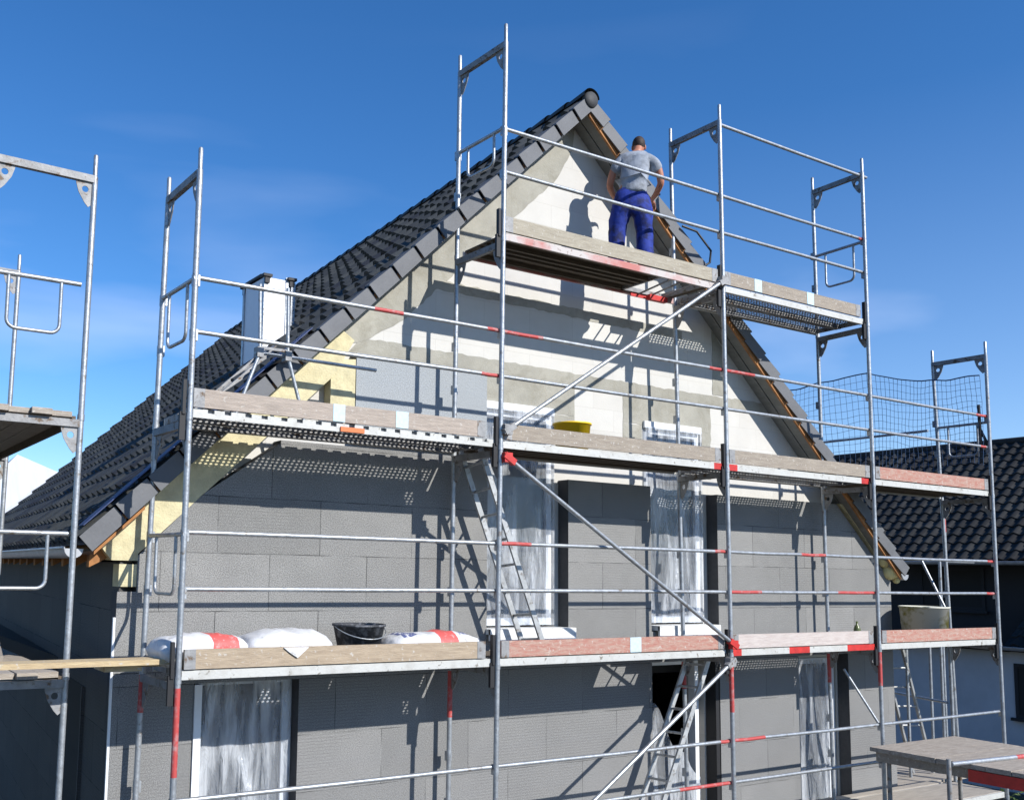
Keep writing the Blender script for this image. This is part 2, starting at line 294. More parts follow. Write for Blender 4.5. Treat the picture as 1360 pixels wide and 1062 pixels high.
def thing(name, label, cat, group=None):
    o = bpy.data.objects.new(name, None); COL.objects.link(o); o.empty_display_size = .2
    return tag(o, label, cat, group)
def rebase(root, p):
    """put an Empty at the thing's base, keeping its parts where they are"""
    root.location = p
    T = Matrix.Translation(-Vector(p))
    for c in root.children:
        if c.type == 'MESH' and c.data.users == 1:
            c.matrix_parent_inverse = T
        else: c.matrix_parent_inverse = T

# ------------------------------------------------------------------ setting
g = MB(); n = 60
for i in range(n+1):
    for j in range(n+1):
        x = -600+1200*i/n; y = -300+1200*j/n
        g.v.append((x, y, -4.1 if abs(x-5) < 60 and abs(y) < 60 else -4.1+.6*noise.noise(Vector((x*.01, y*.01, 0)))))
for i in range(n):
    for j in range(n):
        a = i*(n+1)+j; g.f.append((a, a+n+1, a+n+2, a+1)); g.m.append(0); g.sm.append(True)
tag(g.build('ground', 'ground'), kind='structure')

# ------------------------------------------------------------------ tiled slope generator
def tiled(mb, P0, du, dv, nu, nv, tw, th, amp=.028, step=.03, nrm=None, prof=6, jit=.007):
    """P0 top corner, du unit along the ridge, dv unit down the slope"""
    P0 = Vector(P0); du = Vector(du); dv = Vector(dv); nn = nrm
    for j in range(nv):
        lift = [step+random.uniform(-jit, jit) for _ in range(nu)]; tm = [random.choice((0, 0, 0, 1, 1, 2)) for _ in range(nu+1)]
        for e in (0,):
            vs = []; cols = nu*prof+1
            for row in range(3):
                v = (j+(0, 1, 1)[row])*th + (.02 if row else -.01)
                for i in range(cols):
                    k = min(i//prof, nu-1); ph = (i % prof)/prof
                    hgt = amp*(math.sin(ph*2*math.pi)*.7 + .5*max(0, math.sin(ph*2*math.pi)))
                    z = hgt + (0 if row == 0 else lift[k]) - (step*1.15 if row == 2 else 0)
                    vs.append(P0+du*(i*tw/prof)+dv*v+nn*z)
            fs = []; fs2 = []
            for i in range(cols-1):
                fs.append((i, i+1, cols+i+1, cols+i))
                fs2.append((cols+i, cols+i+1, 2*cols+i+1, 2*cols+i))
            k0 = len(mb.f); mb.add(vs, fs, 0, True); k1 = len(mb.f); mb.add(vs, fs2, 0, False)
            for kk in range(cols-1): mb.m[k0+kk] = mb.m[k1+kk] = tm[kk//prof]

# ------------------------------------------------------------------ the house
TS = math.tan(R(4.4)); XR = 4.80; YV = .70; ZR = 6.22
SLl, SLr = .9536, .905
XL, XRr = -.58, 10.54
LEN = 13.6
def sk(x, y): return x+(y-YV)*TS
def zl(x): return ZR-(XR-x)*SLl
def zr(x): return ZR-(x-XR)*SLr
house = thing('house', 'unfinished house with dark tiled gable roof, white block gable and grey insulation boards', 'house')
WI, WM = .88, 1.05
# masonry wall with window holes
SOF = .195
def zsl(x, y=WM): return zl(x-(y-YV)*TS)-SOF
def zsr(x, y=WM): return zr(x-(y-YV)*TS)-SOF
wl = MB(); XA, XB_ = -.05, 10.30
xa = XR+(WM-YV)*TS
def clipx(z, side):   # x where the soffit meets height z
    return (XR+(WM-YV)*TS)-((ZR-SOF)-z)/SLl if side < 0 else (XR+(WM-YV)*TS)+((ZR-SOF)-z)/SLr
def wallband(mb, x0, x1, z0, z1, y0, y1, mi=0, smi=None):
    """rectangle clipped by both roof slopes"""
    pts = [(x0, z0), (x1, z0)]
    def cl(x): return min(zsl(x, y0), zsr(x, y0))
    dx_ = (y0-WM)*TS
    x0 = max(x0, clipx(z0, -1)+dx_+1e-4); x1 = min(x1, clipx(z0, 1)+dx_-1e-4)
    if x1 <= x0+.01: return
    xs = sorted(set([x0, x1]+[x for x in (xa+dx_, clipx(z1, -1)+dx_, clipx(z1, 1)+dx_) if x0 < x < x1]), reverse=True)
    pts = [(x0, z0), (x1, z0)]
    for x in xs:
        z = min(z1, cl(x))
        if z > z0: pts.append((x, z))
    p2 = []
    for p in pts:
        if not p2 or abs(p[0]-p2[-1][0])+abs(p[1]-p2[-1][1]) > 1e-6: p2.append(p)
    mb.prism(p2, y0, y1, mi, smi)
wins_u = [(3.53, 4.56, .30, 2.62), (5.92, 6.90, .30, 2.62)]
wins_l = [(.50, 1.42, -2.6, -.08), (5.90, 6.90, -4.1, -.12), (8.46, 9.44, -4.1, -.16)]
def colwall(mb, x0, x1, z0, z1, wins, y0, y1, mi=0, smi=None):
    cur = x0
    for a, b, c, d in sorted(wins):
        wallband(mb, cur, a, z0, z1, y0, y1, mi, smi)
        if c > z0+.01: wallband(mb, a, b, z0, c, y0, y1, mi, smi)
        if d < z1-.01: wallband(mb, a, b, d, z1, y0, y1, mi, smi)
        cur = b
    wallband(mb, cur, x1, z0, z1, y0, y1, mi, smi)
YB = 1.35
colwall(wl, XA, XB_, -4.1, .1, wins_l, WM, YB)
colwall(wl, XA, XB_, .1, 2.62, wins_u, WM, YB)
colwall(wl, XA, XB_, 2.62, ZR, [], WM, YB)
masonry = wl.build('masonry_wall', 'block', house)
# concrete beams, 4 mm proud
cb = MB()
CY = WM-.004
def conc(poly, y=CY):
    out_ = []; rq = random.Random(len(cb.v)+3)
    for i in range(len(poly)):
        p = Vector(poly[i]); q = Vector(poly[(i+1) % len(poly)]); L_ = (q-p).length; out_.append(tuple(p)); n_ = int(L_/.07)
        if L_ > .3:
            pr_ = Vector((-(q-p).y, (q-p).x)).normalized()
            for k in range(1, n_): out_.append(tuple(p.lerp(q, k/n_)+pr_*rq.uniform(-.011, .011)))
    cb.prism(out_, y, WM+.02)
conc([(1.95, 2.97), (7.68, 2.96), (clipx(2.95, 1)-.02, 2.95), (clipx(3.10, 1)-.02, 3.10), (6.0, 3.10), (clipx(3.14, -1)+.3, 3.14)])
conc([(3.57, 2.625), (4.86, 2.625), (4.86, 2.965), (3.57, 2.965)])
conc([(5.60, 2.625), (7.08, 2.625), (7.08, 2.955), (5.60, 2.955)])
conc([(4.56, 2.45), (4.86, 2.45), (4.86, 2.62), (4.56, 2.62)])
conc([(5.60, 2.35), (5.90, 2.35), (5.90, 2.62), (5.60, 2.62)])
conc([(6.92, 2.05), (7.08, 2.05), (7.08, 2.62), (6.92, 2.62)])
def off(x, d): return zsl(x)-d
conc([(1.75, zsl(1.75)-.01), (1.75, 2.97), (2.2, 3.145), (2.60, zsl(2.60)-.50), (4.60, zsl(4.60)-.50+.02), (4.83, 5.72), (4.87, zsl(4.83)-.015)], CY-.002)
conc([(2.72, 3.78), (6.6, 3.74), (6.6, 3.84), (2.72, 3.88)], CY+.001)
conc([(7.13, 3.115), (7.40, 3.115), (7.40, zsr(7.40)-.02), (7.13, zsr(7.13)-.02)], CY-.001)
cb.build('concrete_beam', 'concrete', house)
# insulation layers
il = MB()
IF, IBk = WI, WM-.006
slp = lambda x: zsl(x, WI)
def ins(mb, poly, mi=0, smi=1, y=IF): mb.prism(poly, y, IBk, mi, smi)
ins(il, [(-.24, -.11), (3.53, -.11), (3.53, 2.03), (1.19, 2.03), (1.19, 2.0), (-.08+.55, slp(.47)-.38), (-.08, slp(-.08)-.40), (-.08, .66), (-.24, .66)])
il.build('insulation_layer', ['eps', 'epsedge_shade'], house)
for poly in ([(4.62, .055), (5.86, .055), (5.86, 1.885), (4.62, 1.885)],):
    m_ = MB(); ins(m_, [(4.62, -.11), (5.86, -.11), (5.86, 1.885), (4.62, 1.885)]); m_.build('insulation_layer', ['eps', 'epsedge_shade'], house)
m_ = MB(); ins(m_, [(6.98, -.11), (10.46, -.11), (10.46, .85), (zr_x := XR+((ZR-SOF-.10)-1.85)/SLr, 1.85), (6.98, 1.85)]); m_.build('insulation_layer', ['eps', 'epsedge_shade'], house)
for a, b in ((3.53, 4.62), (5.86, 6.98)):
    m_ = MB(); ins(m_, [(a, -.11), (b, -.11), (b, .235), (a, .235)]); m_.build('insulation_layer', ['eps', 'epsedge_shade'], house)
for a, b in ((-.24, .45), (1.44, 5.86), (6.98, 8.44), (9.46, 10.46)):
    m_ = MB(); ins(m_, [(a, -4.1), (b, -4.1), (b, -.114), (a, -.114)]); m_.build('insulation_layer', ['epslow', 'epsedge_shade'], house)
m_ = MB(); ins(m_, [(.45, -4.1), (1.44, -4.1), (1.44, -2.6), (.45, -2.6)]); m_.build('insulation_layer', ['epslow', 'epsedge_shade'], house)
m_ = MB(); m_.prism([(1.985, 2.10), (3.55, 2.10), (3.55, 2.95), (1.985, 2.95)], .93, IBk, 0, 1)
tag(m_.build('insulation_layer', ['epslight', 'epsedge_shade'], house), 'light grey speckled insulation board above the walkway')
# mineral wool strips along the slopes
m_ = MB()
m_.prism([(-.08, slp(-.08)-.385), (.47, slp(.47)-.385), (1.72, slp(1.72)-.385), (1.93, slp(1.93)-.22), (1.80, slp(1.80)-.015), (-.40, slp(-.40)-.015), (-.30, .915), (-.08, .915)], WI, IBk)
m_.prism([(-.235, .70), (-.085, .70), (-.085, .885), (-.235, .885)], WI-.004, IBk)
m_.prism([(1.70, 2.36), (1.965, 2.36), (1.965, 2.88), (1.70, 2.85)], WI+.03, IBk)
tag(m_.build('mineral_wool_strip', 'wool', house), 'yellow mineral wool strip under the left verge')
m_ = MB(); lr = lambda x: zsr(x, WI)
m_.prism([(9.56, lr(9.56)-.015), (9.36, 1.855), (9.50, 1.855), (10.36, .98), (10.46, .86), (10.46, lr(10.46)-.015)], WI-.006, IBk)
m_.build('mineral_wool_strip', 'wool', house)
m_ = MB()
for cx, cz, r in ((10.30, 1.13, .10), (10.42, .98, .12), (10.55, .95, .07), (10.40, 1.18, .05), (10.58, .86, .05), (10.2, 1.28, .06)):
    prof = [(r*math.sin(a*math.pi/8), -r*math.cos(a*math.pi/8)) for a in range(9)]
    m_.lathe((cx, WI-.01, cz), prof, 14, 0, 'z')
m_.build('expanding_foam', 'foam', house)
# side walls and rear (all real, mostly out of view)
sw = MB()
def P(x, y, z): return (sk(x, y), y, z)
YE = YV+LEN
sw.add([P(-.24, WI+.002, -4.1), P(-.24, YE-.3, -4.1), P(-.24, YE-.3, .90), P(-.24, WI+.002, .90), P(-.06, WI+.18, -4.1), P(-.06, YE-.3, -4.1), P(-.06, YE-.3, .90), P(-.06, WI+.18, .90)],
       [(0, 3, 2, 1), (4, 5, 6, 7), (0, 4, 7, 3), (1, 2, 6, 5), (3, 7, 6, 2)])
tag(sw.build('insulation_layer', 'epsside_shade', house), 'insulation boards with painted-in shade on the left side wall')
sw = MB()
sw.add([P(10.32, WI+.18, -4.1), P(10.32, YE-.3, -4.1), P(10.32, YE-.3, .86), P(10.32, WI+.18, .86), P(10.46, WI+.18, -4.1), P(10.46, YE-.3, -4.1), P(10.46, YE-.3, .86), P(10.46, WI+.18, .86)],
       [(0, 3, 2, 1), (4, 5, 6, 7), (0, 4, 7, 3), (1, 2, 6, 5), (3, 7, 6, 2)])
sw.build('insulation_layer', 'epsside_shade', house)
bw = MB(); bw.add([P(-.2, YE-.3, -4.1), P(10.4, YE-.3, -4.1), P(10.4, YE-.3, .9), P(XR, YE-.3, ZR-.3), P(-.2, YE-.3, .9)], [(0, 1, 2, 3, 4)])
bw.build('rear_wall', 'block', house)
fl = MB(); fl.box((0, 1.4, -.30), (10.2, 12, -.12)); fl.box((2.6, 1.4, 2.65), (8.0, 12, 2.8)); fl.box((.2, 5, -4.1), (10.2, 5.2, .6)); fl.build('floor_slab', 'darkroom', house)

wd = bpy.data.objects.new('window', None); COL.objects.link(wd); wd.parent = house
def P2(y, z, o): return (sk(-.24, y)-o, y, z)
for (ya, yb, za, zb, o, mt_, nm) in ((2.2, 3.2, -2.4, -.25, .004, 'darkroom', 'pane'), (2.15, 2.2, -2.4, -.25, .03, 'epsside_shade', 'frame')):  # pane: proud flat sheet, near-black for the shade inside the opening
    m_ = MB(); vs = [P2(y, z, oo) for oo in (o, -.05) for y, z in ((ya, za), (yb, za), (yb, zb), (ya, zb))]
    m_.add(vs, [(0, 1, 2, 3), (7, 6, 5, 4), (0, 4, 5, 1), (1, 5, 6, 2), (2, 6, 7, 3), (3, 7, 4, 0)]); m_.build(nm, mt_, wd)
m_ = MB(); m_.box((-.262, WI-.002, -4.1), (-.242, WI+.02, .45)); m_.build('corner_bead', 'white', house)

# roof tiles
roof = MB(); du = Vector((math.sin(R(4.4)), math.cos(R(4.4)), 0))
dl = Vector((-1, 0, -SLl)).normalized(); dr = Vector((1, 0, -SLr)).normalized()
nl = du.cross(dl).normalized(); nl = nl if nl.z > 0 else -nl
nr = du.cross(dr).normalized(); nr = nr if nr.z > 0 else -nr
lenl = (XR-XL)*math.sqrt(1+SLl**2); lenr = (XRr-XR)*math.sqrt(1+SLr**2)
nvl = 21; nvr = 22
top = Vector((XR, YV+.04, ZR-.02))
tiled(roof, top, du, dl, 45, nvl, .30, lenl/nvl, nrm=nl, amp=.036, step=.045)
tiled(roof, top, du, dr, 45, nvr, .30, lenr/nvr, nrm=nr, amp=.036, step=.045)
rooft = roof.build('roof', ['tile', 'tile2', 'tile3'], house)
# under-roof slab closing the tiles from below
ur = MB()
def slab(mb, x0, x1, y0, y1, f, d0, d1, mi=0):
    vs = [(sk(x, y), y, f(x)-d) for d in (d0, d1) for x, y in ((x0, y0), (x1, y0), (x1, y1), (x0, y1))]
    mb.add(vs, [(0, 1, 2, 3), (7, 6, 5, 4), (0, 4, 5, 1), (1, 5, 6, 2), (2, 6, 7, 3), (3, 7, 4, 0)], mi)
slab(ur, XL+.06, XR, YV+.05, YE, zl, .07, .11); slab(ur, XR, XRr-.06, YV+.05, YE, zr, .07, .11)
ur.build('roof_underlay', 'membrane', rooft)
# ridge cap
rc = MB(); k = 0; y = YV-.02
while y < YE:
    a0 = Vector((sk(XR, y), y, ZR-.02)); 
    vs = []; ns = 10
    for e, (rr, L_) in enumerate(((.11, 0), (.09, .42))):
        c = a0+du*L_
        for t in range(ns+1):
            a = math.pi*t/ns; vs.append(c+Vector((math.cos(a)*rr*1.05, 0, math.sin(a)*rr*.95)))
    rc.add(vs, [(t, t+1, ns+2+t, ns+1+t) for t in range(ns)], 0, True)
    y += .38
rc.build('ridge_tile_row', 'tile', rooft)
rc = MB(); rc.lathe((XR, YV-.022, ZR-.045), [(0, 0), (.088, 0), (.095, .03), (.095, .06)], 24, 0, 'y')
rc.build('ridge_end_disc', mat('ridge_grey', (.045, .046, .048), .7), rooft)
# verge tiles: flap + top flange each, ends square to the slope, every tile lifted over the next
for side, nn_, ln, nv_, d_ in ((-1, nl, lenl, nvl, dl), (1, nr, lenr, nvr, dr)):
    t_ = ln/nv_; nv2 = Vector((nn_.x, 0, nn_.z)).normalized()
    for j in range(nv_):
        m_ = MB(); a = j*t_+.006; b_ = (j+1)*t_-.006+(.0 if j < nv_-1 else .03)
        if j == 0: a = .06
        base = Vector((XR, 0, ZR)); q = []
        up0, up1 = .000+random.uniform(-.003, .003), .012+random.uniform(-.004, .004)
        t0 = base+d_*a+nv2*(up0+.02); t1 = base+d_*b_+nv2*(up1+.02)
        b0 = base+d_*a-nv2*(.130-up0); b1 = base+d_*(b_+.0)-nv2*(.130-up1*.3)
        y0_, y1_ = YV+.004, YV-.022-random.uniform(0, .006)
        vs = []
        for dy_ in (0, .016):
            vs += [(t0.x, y0_+dy_, t0.z), (t1.x, y1_+dy_, t1.z), (b1.x, y1_+dy_, b1.z), (b0.x, y0_+dy_, b0.z)]
        m_.add(vs, [(0, 1, 2, 3), (7, 6, 5, 4), (0, 4, 5, 1), (1, 5, 6, 2), (2, 6, 7, 3), (3, 7, 4, 0)])
        if not (side < 0 and j > 13):
            vs = []
            for zz in (0, -.016):
                vs += [(t0.x, y0_, t0.z+zz), (t1.x, y1_, t1.z+zz), (t1.x, y1_+.19, t1.z+zz+.012), (t0.x, y0_+.17, t0.z+zz+.012)]
            m_.add([(v[0], v[1]+.0005, v[2]+.0006) for v in vs], [(0, 1, 2, 3), (7, 6, 5, 4), (0, 4, 5, 1), (1, 5, 6, 2), (2, 6, 7, 3), (3, 7, 4, 0)])
        m_.build('verge_tile', 'verge', rooft)
m_ = MB()
vs = [(sk(x, y)+nl.x*h, y, zl(x)+nl.z*h) for h in (.065, .072) for x, y in ((1.45, YV+.03), (XL+.05, YV+.03), (XL+.05, YV+.27), (1.45, YV+.24))]
m_.add(vs, [(0, 1, 2, 3), (7, 6, 5, 4), (0, 4, 5, 1), (1, 5, 6, 2), (2, 6, 7, 3), (3, 7, 4, 0)]); m_.build('membrane_strip', 'membrane', rooft)
# soffit + verge timber
so_ = MB()
for i, (ya, yb) in enumerate(((YV+.055, YV+.20), (YV+.21, WM+.02))):
    slab(so_, XR-.0, XRr-.12, ya, yb, zr, .165, .19+.01*i); slab(so_, XL+.12, XR-.0, ya, yb, zl, .15, .165+.01*i)
so_.build('soffit', 'soffit', rooft)
vt = MB()
slab(vt, XR, XRr-.08, YV+.022, YV+.05, zr, .10, .225); slab(vt, XL+.08, XR, YV+.022, YV+.05, zl, .10, .165)
vt.build('verge_board', 'timber', rooft)
# eaves left: rafters feet / fascia and gutter
ev = MB()
slab(ev, XL+.10, XL+.5, YV+.06, YE, zl, .20, .23)
for i in range(20):
    yy = YV+.25+i*.66; sx_ = sk(0, yy); ev.prism([(XL+.10+sx_, zl(XL+.10)-.235), (XL+.10+sx_, zl(XL+.1)-.33), (XL+.5+sx_, zl(XL+.5)-.50), (XL+.5+sx_, zl(XL+.5)-.235)], yy, yy+.08)
ev.build('eave_board', 'timber', rooft)
def gut(mb, x, z, f):
    vs = []; ns = 8
    for yy in (YV+.05, YE):
        for t in range(ns+1):
            a = math.pi+math.pi*t/ns
            vs.append((sk(x, yy)+math.cos(a)*.075, yy, z+math.sin(a)*.075))
    fs = [(t, t+1, ns+2+t, ns+1+t) for t in range(ns)]
    mb.add(vs, fs, 0, True)
    o = [(v[0]*1, v[1], v[2]) for v in vs]
    mb.tube([(sk(x-.08, YV+.05), YV+.05, z+.005), (sk(x-.08, YE), YE, z+.005)], .012, 6)
    mb.add([vs[t] for t in range(ns+1)], [tuple(range(ns+1))])
gm = MB(); gut(gm, XL-.06, zl(XL)-.09, zl); gm.build('gutter', 'gutter', rooft); gm = MB(); gut(gm, XRr+.06, zr(XRr)-.09, zr); gm.build('gutter', 'gutter', rooft)
# roof window on the left slope, chimney
def onl(x, y, h=0): return Vector((sk(x, y), y, zl(x)))+nl*h
rw = MB()
for (x0, y0, x1, y1, h0, h1, mi) in ((.75, 1.8, 1.55, 1.86, 0, .075, 0), (.75, 2.44, 1.55, 2.5, 0, .075, 0), (.75, 1.86, .81, 2.44, 0, .075, 0), (1.49, 1.86, 1.55, 2.44, 0, .075, 0), (.81, 1.86, 1.49, 2.44, 0, .05, 1)):
    vs = [onl(x, y, h) for h in (h0, h1) for x, y in ((x0, y0), (x1, y0), (x1, y1), (x0, y1))]
    rw.add(vs, [(3, 2, 1, 0), (4, 5, 6, 7), (0, 1, 5, 4), (1, 2, 6, 5), (2, 3, 7, 6), (3, 0, 4, 7)], mi)
rw.build('roof_window', ['galvd', 'glass'], rooft)
ch = MB(); cx0, cx1, cy0, cy1, czt = 1.74, 2.03, 2.62, 3.20, 4.08
ch.box((cx0, cy0, 2.9), (cx1, cy1, czt))
chim = ch.build('chimney', 'chim', rooft)
ca = MB()
for x, y in ((cx0, cy0), (cx1, cy0), (cx0, cy1), (cx1, cy1)):
    sx = 1 if x == cx0 else -1; sy = 1 if y == cy0 else -1
    ca.box((min(x-.012*sx, x+.035*sx), min(y-.012*sy, y), 3.0), (max(x-.012*sx, x+.035*sx), max(y-.012*sy, y-.001*sy), czt+.03))
    ca.box((min(x-.013*sx, x-.001*sx), min(y-.011*sy, y+.035*sy), 3.0), (max(x-.013*sx, x-.001*sx), max(y-.011*sy, y+.035*sy), czt+.03))
ca.box((cx1+.02, cy0-.03, 3.1), (cx1+.07, cy0+.04, czt-.02))
ca.build('corner_angle', 'galv', chim)
cc = MB()
for x, y in ((cx0+.02, cy0), (cx1+.03, cy0), (cx0+.02, cy1)):
    cc.box((x-.055, y-.05, czt+.0), (x+.05, y+.05, czt+.03)); cc.box((x-.03, y-.035, czt-.07), (x+.025, y+.035, czt+.001))
cc.box((cx0-.02, cy0+.07, czt+.02), (cx0+.1, cy1, czt+.05))
cc.build('chimney_cap', 'black', chim)

# windows
def window(x0, x1, z0, z1, y, mull=None):
    m_ = MB(); fwd = .055
    m_.box((x0, y, z0), (x0+.07, y+.08, z1)); m_.box((x1-.07, y, z0), (x1, y+.08, z1))
    m_.box((x0+.07, y, z1-.07), (x1-.07, y+.08, z1)); m_.box((x0+.07, y, z0), (x1-.07, y+.08, z0+.08))
    if mull: m_.box((mull-.03, y, z0+.08), (mull+.03, y+.08, z1-.07))
    wd = bpy.data.objects.new('window', None); COL.objects.link(wd); wd.parent = house
    m_.build('frame', 'white', wd)
    p = MB(); p.box((x0+.07, y+.03, z0+.08), (x1-.07, y+.05, z1-.07)); p.build('pane', 'glass', wd)
    return wd
def film(x0, x1, z0, z1, y, parent, seed, amp=.03, pts=None, flare=.0):
    m_ = MB(); nx, nz_ = 34, 70; rnd = random.Random(seed)
    vs = []
    for i in range(nx+1):
        for j in range(nz_+1):
            u, v = i/nx, j/nz_
            x = x0+(x1-x0)*u; z = z0+(z1-z0)*v*(pts(u) if pts else 1)
            w_ = min(1, 3*(1-v))
            f1 = math.sin((u*5.0+.8*math.sin(v*4+seed))*2*math.pi*.8+(1-v)*5)*.5
            f2 = noise.noise(Vector((u*2.2+v*1.5+seed, v*1.6, seed*.7)))*1.5+noise.noise(Vector((u*7+v*4+seed, v*1.8, 3)))*.35
            edge = min(1, 8*u, 8*(1-u))
            yy = y-amp*w_*(.4*f1+f2)*edge-.012
            vs.append((x+flare*(1-v)*(u-.2), yy, z))
    fs = []
    for i in range(nx):
        for j in range(nz_):
            a = i*(nz_+1)+j; fs.append((a, a+nz_+1, a+nz_+2, a+1))
    m_.add(vs, fs, 0, True)
    return m_.build('plastic_sheet', 'film', parent)
for k_, (a, b, c, d) in enumerate(wins_u):
    wd = window(a+.03, b-.02, c+.02, d-.02, WM+.02)
    film(a+.0, b-.03, c+.02, d-.01, WM-.035, wd, 1.3+k_*2.1, .035)
    s_ = MB(); s_.box((a-.01, WI-.075, .245), (b+.10 if k_ == 0 else b+.02, WM+.02, .30)); s_.box((a-.01, WI-.079, .185), (b+.10 if k_ == 0 else b+.02, WI-.05, .297))
    s_.build('sill', 'sill', wd)
    h_ = MB(); h_.box((a, WM-.035, d-.03), (b-.02, WM-.008, d+.05)); h_.build('film_batten', 'white', wd)
    if k_ == 1:
        pass
a, b, c, d = wins_l[0]
wd = window(a-.02, b+.0, c, d, WM-.02); film(a-.02, b, c, d-.02, WM-.055, wd, 5.1, .06)
m_ = MB(); m_.box((a-.045, WI-.02, -4.1), (a+.02, WM-.03, -.12)); m_.build('white_reveal_strip', 'white', wd)
a, b, c, d = wins_l[1]
wd = bpy.data.objects.new('door_opening', None); COL.objects.link(wd); wd.parent = house
m_ = MB(); m_.box((a, WM+.02, c), (a+.06, WM+.1, d)); m_.box((b-.16, WM+.0, c), (b-.10, WM+.1, d-.01)); m_.box((a+.06, WM+.02, d-.05), (b-.17, WM+.1, d)); m_.build('frame', 'white', wd)
film(a, b-.2, -3.2, -.55, WI+.08, wd, 8.8, .05, pts=lambda u: .99-.30*min(1, u*1.25)**1.1+.03*math.sin(u*11))
m_ = MB(); m_.box((6.915, WI+.01, -4.1), (6.975, WM-.01, -.12)); m_.build('rubber_seal', 'black', wd)
a, b, c, d = wins_l[2]
wd = window(a+.02, b-.02, -4.05, d-.01, WM+.02, mull=b-.13); film(a+.02, b-.2, -3.6, d-.02, WM-.06, wd, 3.7, .07)

# ------------------------------------------------------------------ scaffold
PO = {'A': (.0035, -.0048), 'B': (.0092, 2.9943), 'C': (-.0053, 6.126), 'D': (-.0044, 8.7758), 'E': (-.0043, 11.4864)}
PI_ = {'A': (.0111, -.0464), 'B': (.0056, 2.9865), 'C': (-.0180, 6.205), 'D': (-.0105, 8.8388), 'E': (-.045, 11.62)}
DEP = .73
def xo(n, z): return PO[n][0]*z+PO[n][1]
def xi(n, z): return PI_[n][0]*z+PI_[n][1]
scaf = thing('scaffold', 'tall galvanised facade scaffold standing in front of the gable wall', 'scaffold')
def post(mb, p0, p1, r=.0241, red=None, joint=True):
    """tube with optional red painted stretch (fractions)"""
    p0 = Vector(p0); p1 = Vector(p1)
    cuts = [0, 1] if not red else sorted({0, red[0], red[1], 1})
    for a, b in zip(cuts[:-1], cuts[1:]):
        mi = 1 if red and a >= red[0]-1e-6 and b <= red[1]+1e-6 else 0
        mb.tube([p0.lerp(p1, a), p0.lerp(p1, b)], r, 12, mi)
def gusset(mb, corner, dirh, s=.13, th=.008):
    """curved corner plate with a hole, in the plane of dirh and z"""
    c = Vector(corner); h = Vector(dirh).normalized(); nrm = h.cross(Vector((0, 0, 1))).normalized()
    out = [(0, 0), (s, 0), (s*1.0, -.02), (s*.82, -s*.75), (s*.45, -s*1.35), (.012, -s*1.75), (0, -s*1.75)]
    hc = (s*.42, -s*.52); hr = s*.20; k = 14
    hole = [(hc[0]+hr*math.cos(2*math.pi*t/k), hc[1]+hr*math.sin(2*math.pi*t/k)) for t in range(k)]
    # radial strips between hole and outline
    def ray(a):
        d = Vector((math.cos(a), math.sin(a))); best = 9
        for i in range(len(out)):
            p = Vector(out[i]); q = Vector(out[(i+1) % len(out)]); e = q-p; den = d.x*e.y-d.y*e.x
            if abs(den) < 1e-9: continue
            w0 = p-Vector(hc); t = (w0.x*e.y-w0.y*e.x)/den; u = (w0.x*d.y-w0.y*d.x)/den
            if t > 0 and -1e-6 <= u <= 1+1e-6: best = min(best, t)
        return (hc[0]+d.x*best, hc[1]+d.y*best)
    kk = 28; inner = []; outer = []
    for t in range(kk):
        a = 2*math.pi*t/kk+.03; inner.append((hc[0]+hr*math.cos(a), hc[1]+hr*math.sin(a))); outer.append(ray(a))
    vs = []
    for sgn in (-1, 1):
        for q in inner+outer: vs.append(c+h*q[0]+Vector((0, 0, 1))*q[1]+nrm*sgn*th/2)
    fs = []
    for t in range(kk):
        u = (t+1) % kk
        fs += [(t, u, kk+u, kk+t), (2*kk+t, 3*kk+t, 3*kk+u, 2*kk+u), (t, 2*kk+t, 2*kk+u, u), (kk+t, kk+u, 3*kk+u, 3*kk+t)]
    mb.add(vs, fs)
def frame(parent, po0, po1, pi0, pi1, redo=None, redi=None, spigot=False, hooks=True, lab=None):
    fr = bpy.data.objects.new('frame', None); COL.objects.link(fr); fr.parent = parent
    if lab: fr['label'] = lab
    po0, po1, pi0, pi1 = map(Vector, (po0, po1, pi0, pi1))
    for a, b, rd in ((po0, po1, redo), (pi0, pi1, redi)):
        m_ = MB(); post(m_, a, b, red=rd)
        if spigot: m_.tube([b, b+Vector((0, 0, .175)), b+Vector((0, 0, .185))], .019, 10, 0, rad=[.019, .019, .013])
        m_.tube([a+Vector((0, 0, .0)), a+Vector((0, 0, .05))], .028, 12)
        for h in (.70, 1.137):
            if hooks:
                q = a.lerp(b, h/2); side = Vector((.032, 0, 0)); m_.box((q.x-.012, q.y+.015, q.z-.07), (q.x+.045, q.y+.055, q.z+.02))
        m_.build('post', ['galv', 'redpipe'], fr)
    m_ = MB(); m_.beam(po1-Vector((0, 0, .025)), pi1-Vector((0, 0, .025)), .045, .06); m_.build('transom', 'galvd', fr)
    h = (pi1-po1).normalized()
    m_ = MB(); gusset(m_, po1+h*.02-Vector((0, 0, .05)), h); m_.build('gusset_plate', 'galvd', fr)
    m_ = MB(); gusset(m_, pi1-h*.02-Vector((0, 0, .05)), -h); m_.build('gusset_plate', 'galvd', fr)
    return fr
tops = {'A': 4, 'B': 6, 'C': 6, 'D': 6, 'E': 4}
REDO = {('A', -2): (.66, .985), ('C', -2): (.72, 1.0), ('D', -2): (.80, 1.0)}
REDI = {('A', -2): (.85, 1), ('B', -2): (.74, .96), ('C', -2): (.8, .95), ('D', -2): (.78, .96)}
for n_ in 'ABCDE':
    for lv in range(-4, tops[n_], 2):
        frame(scaf, (xo(n_, lv), 0, lv), (xo(n_, lv+2), 0, lv+2), (xi(n_, lv), DEP, lv), (xi(n_, lv+2), DEP, lv+2),
              REDO.get((n_, lv)), REDI.get((n_, lv)), spigot=(lv+2 == tops[n_]))
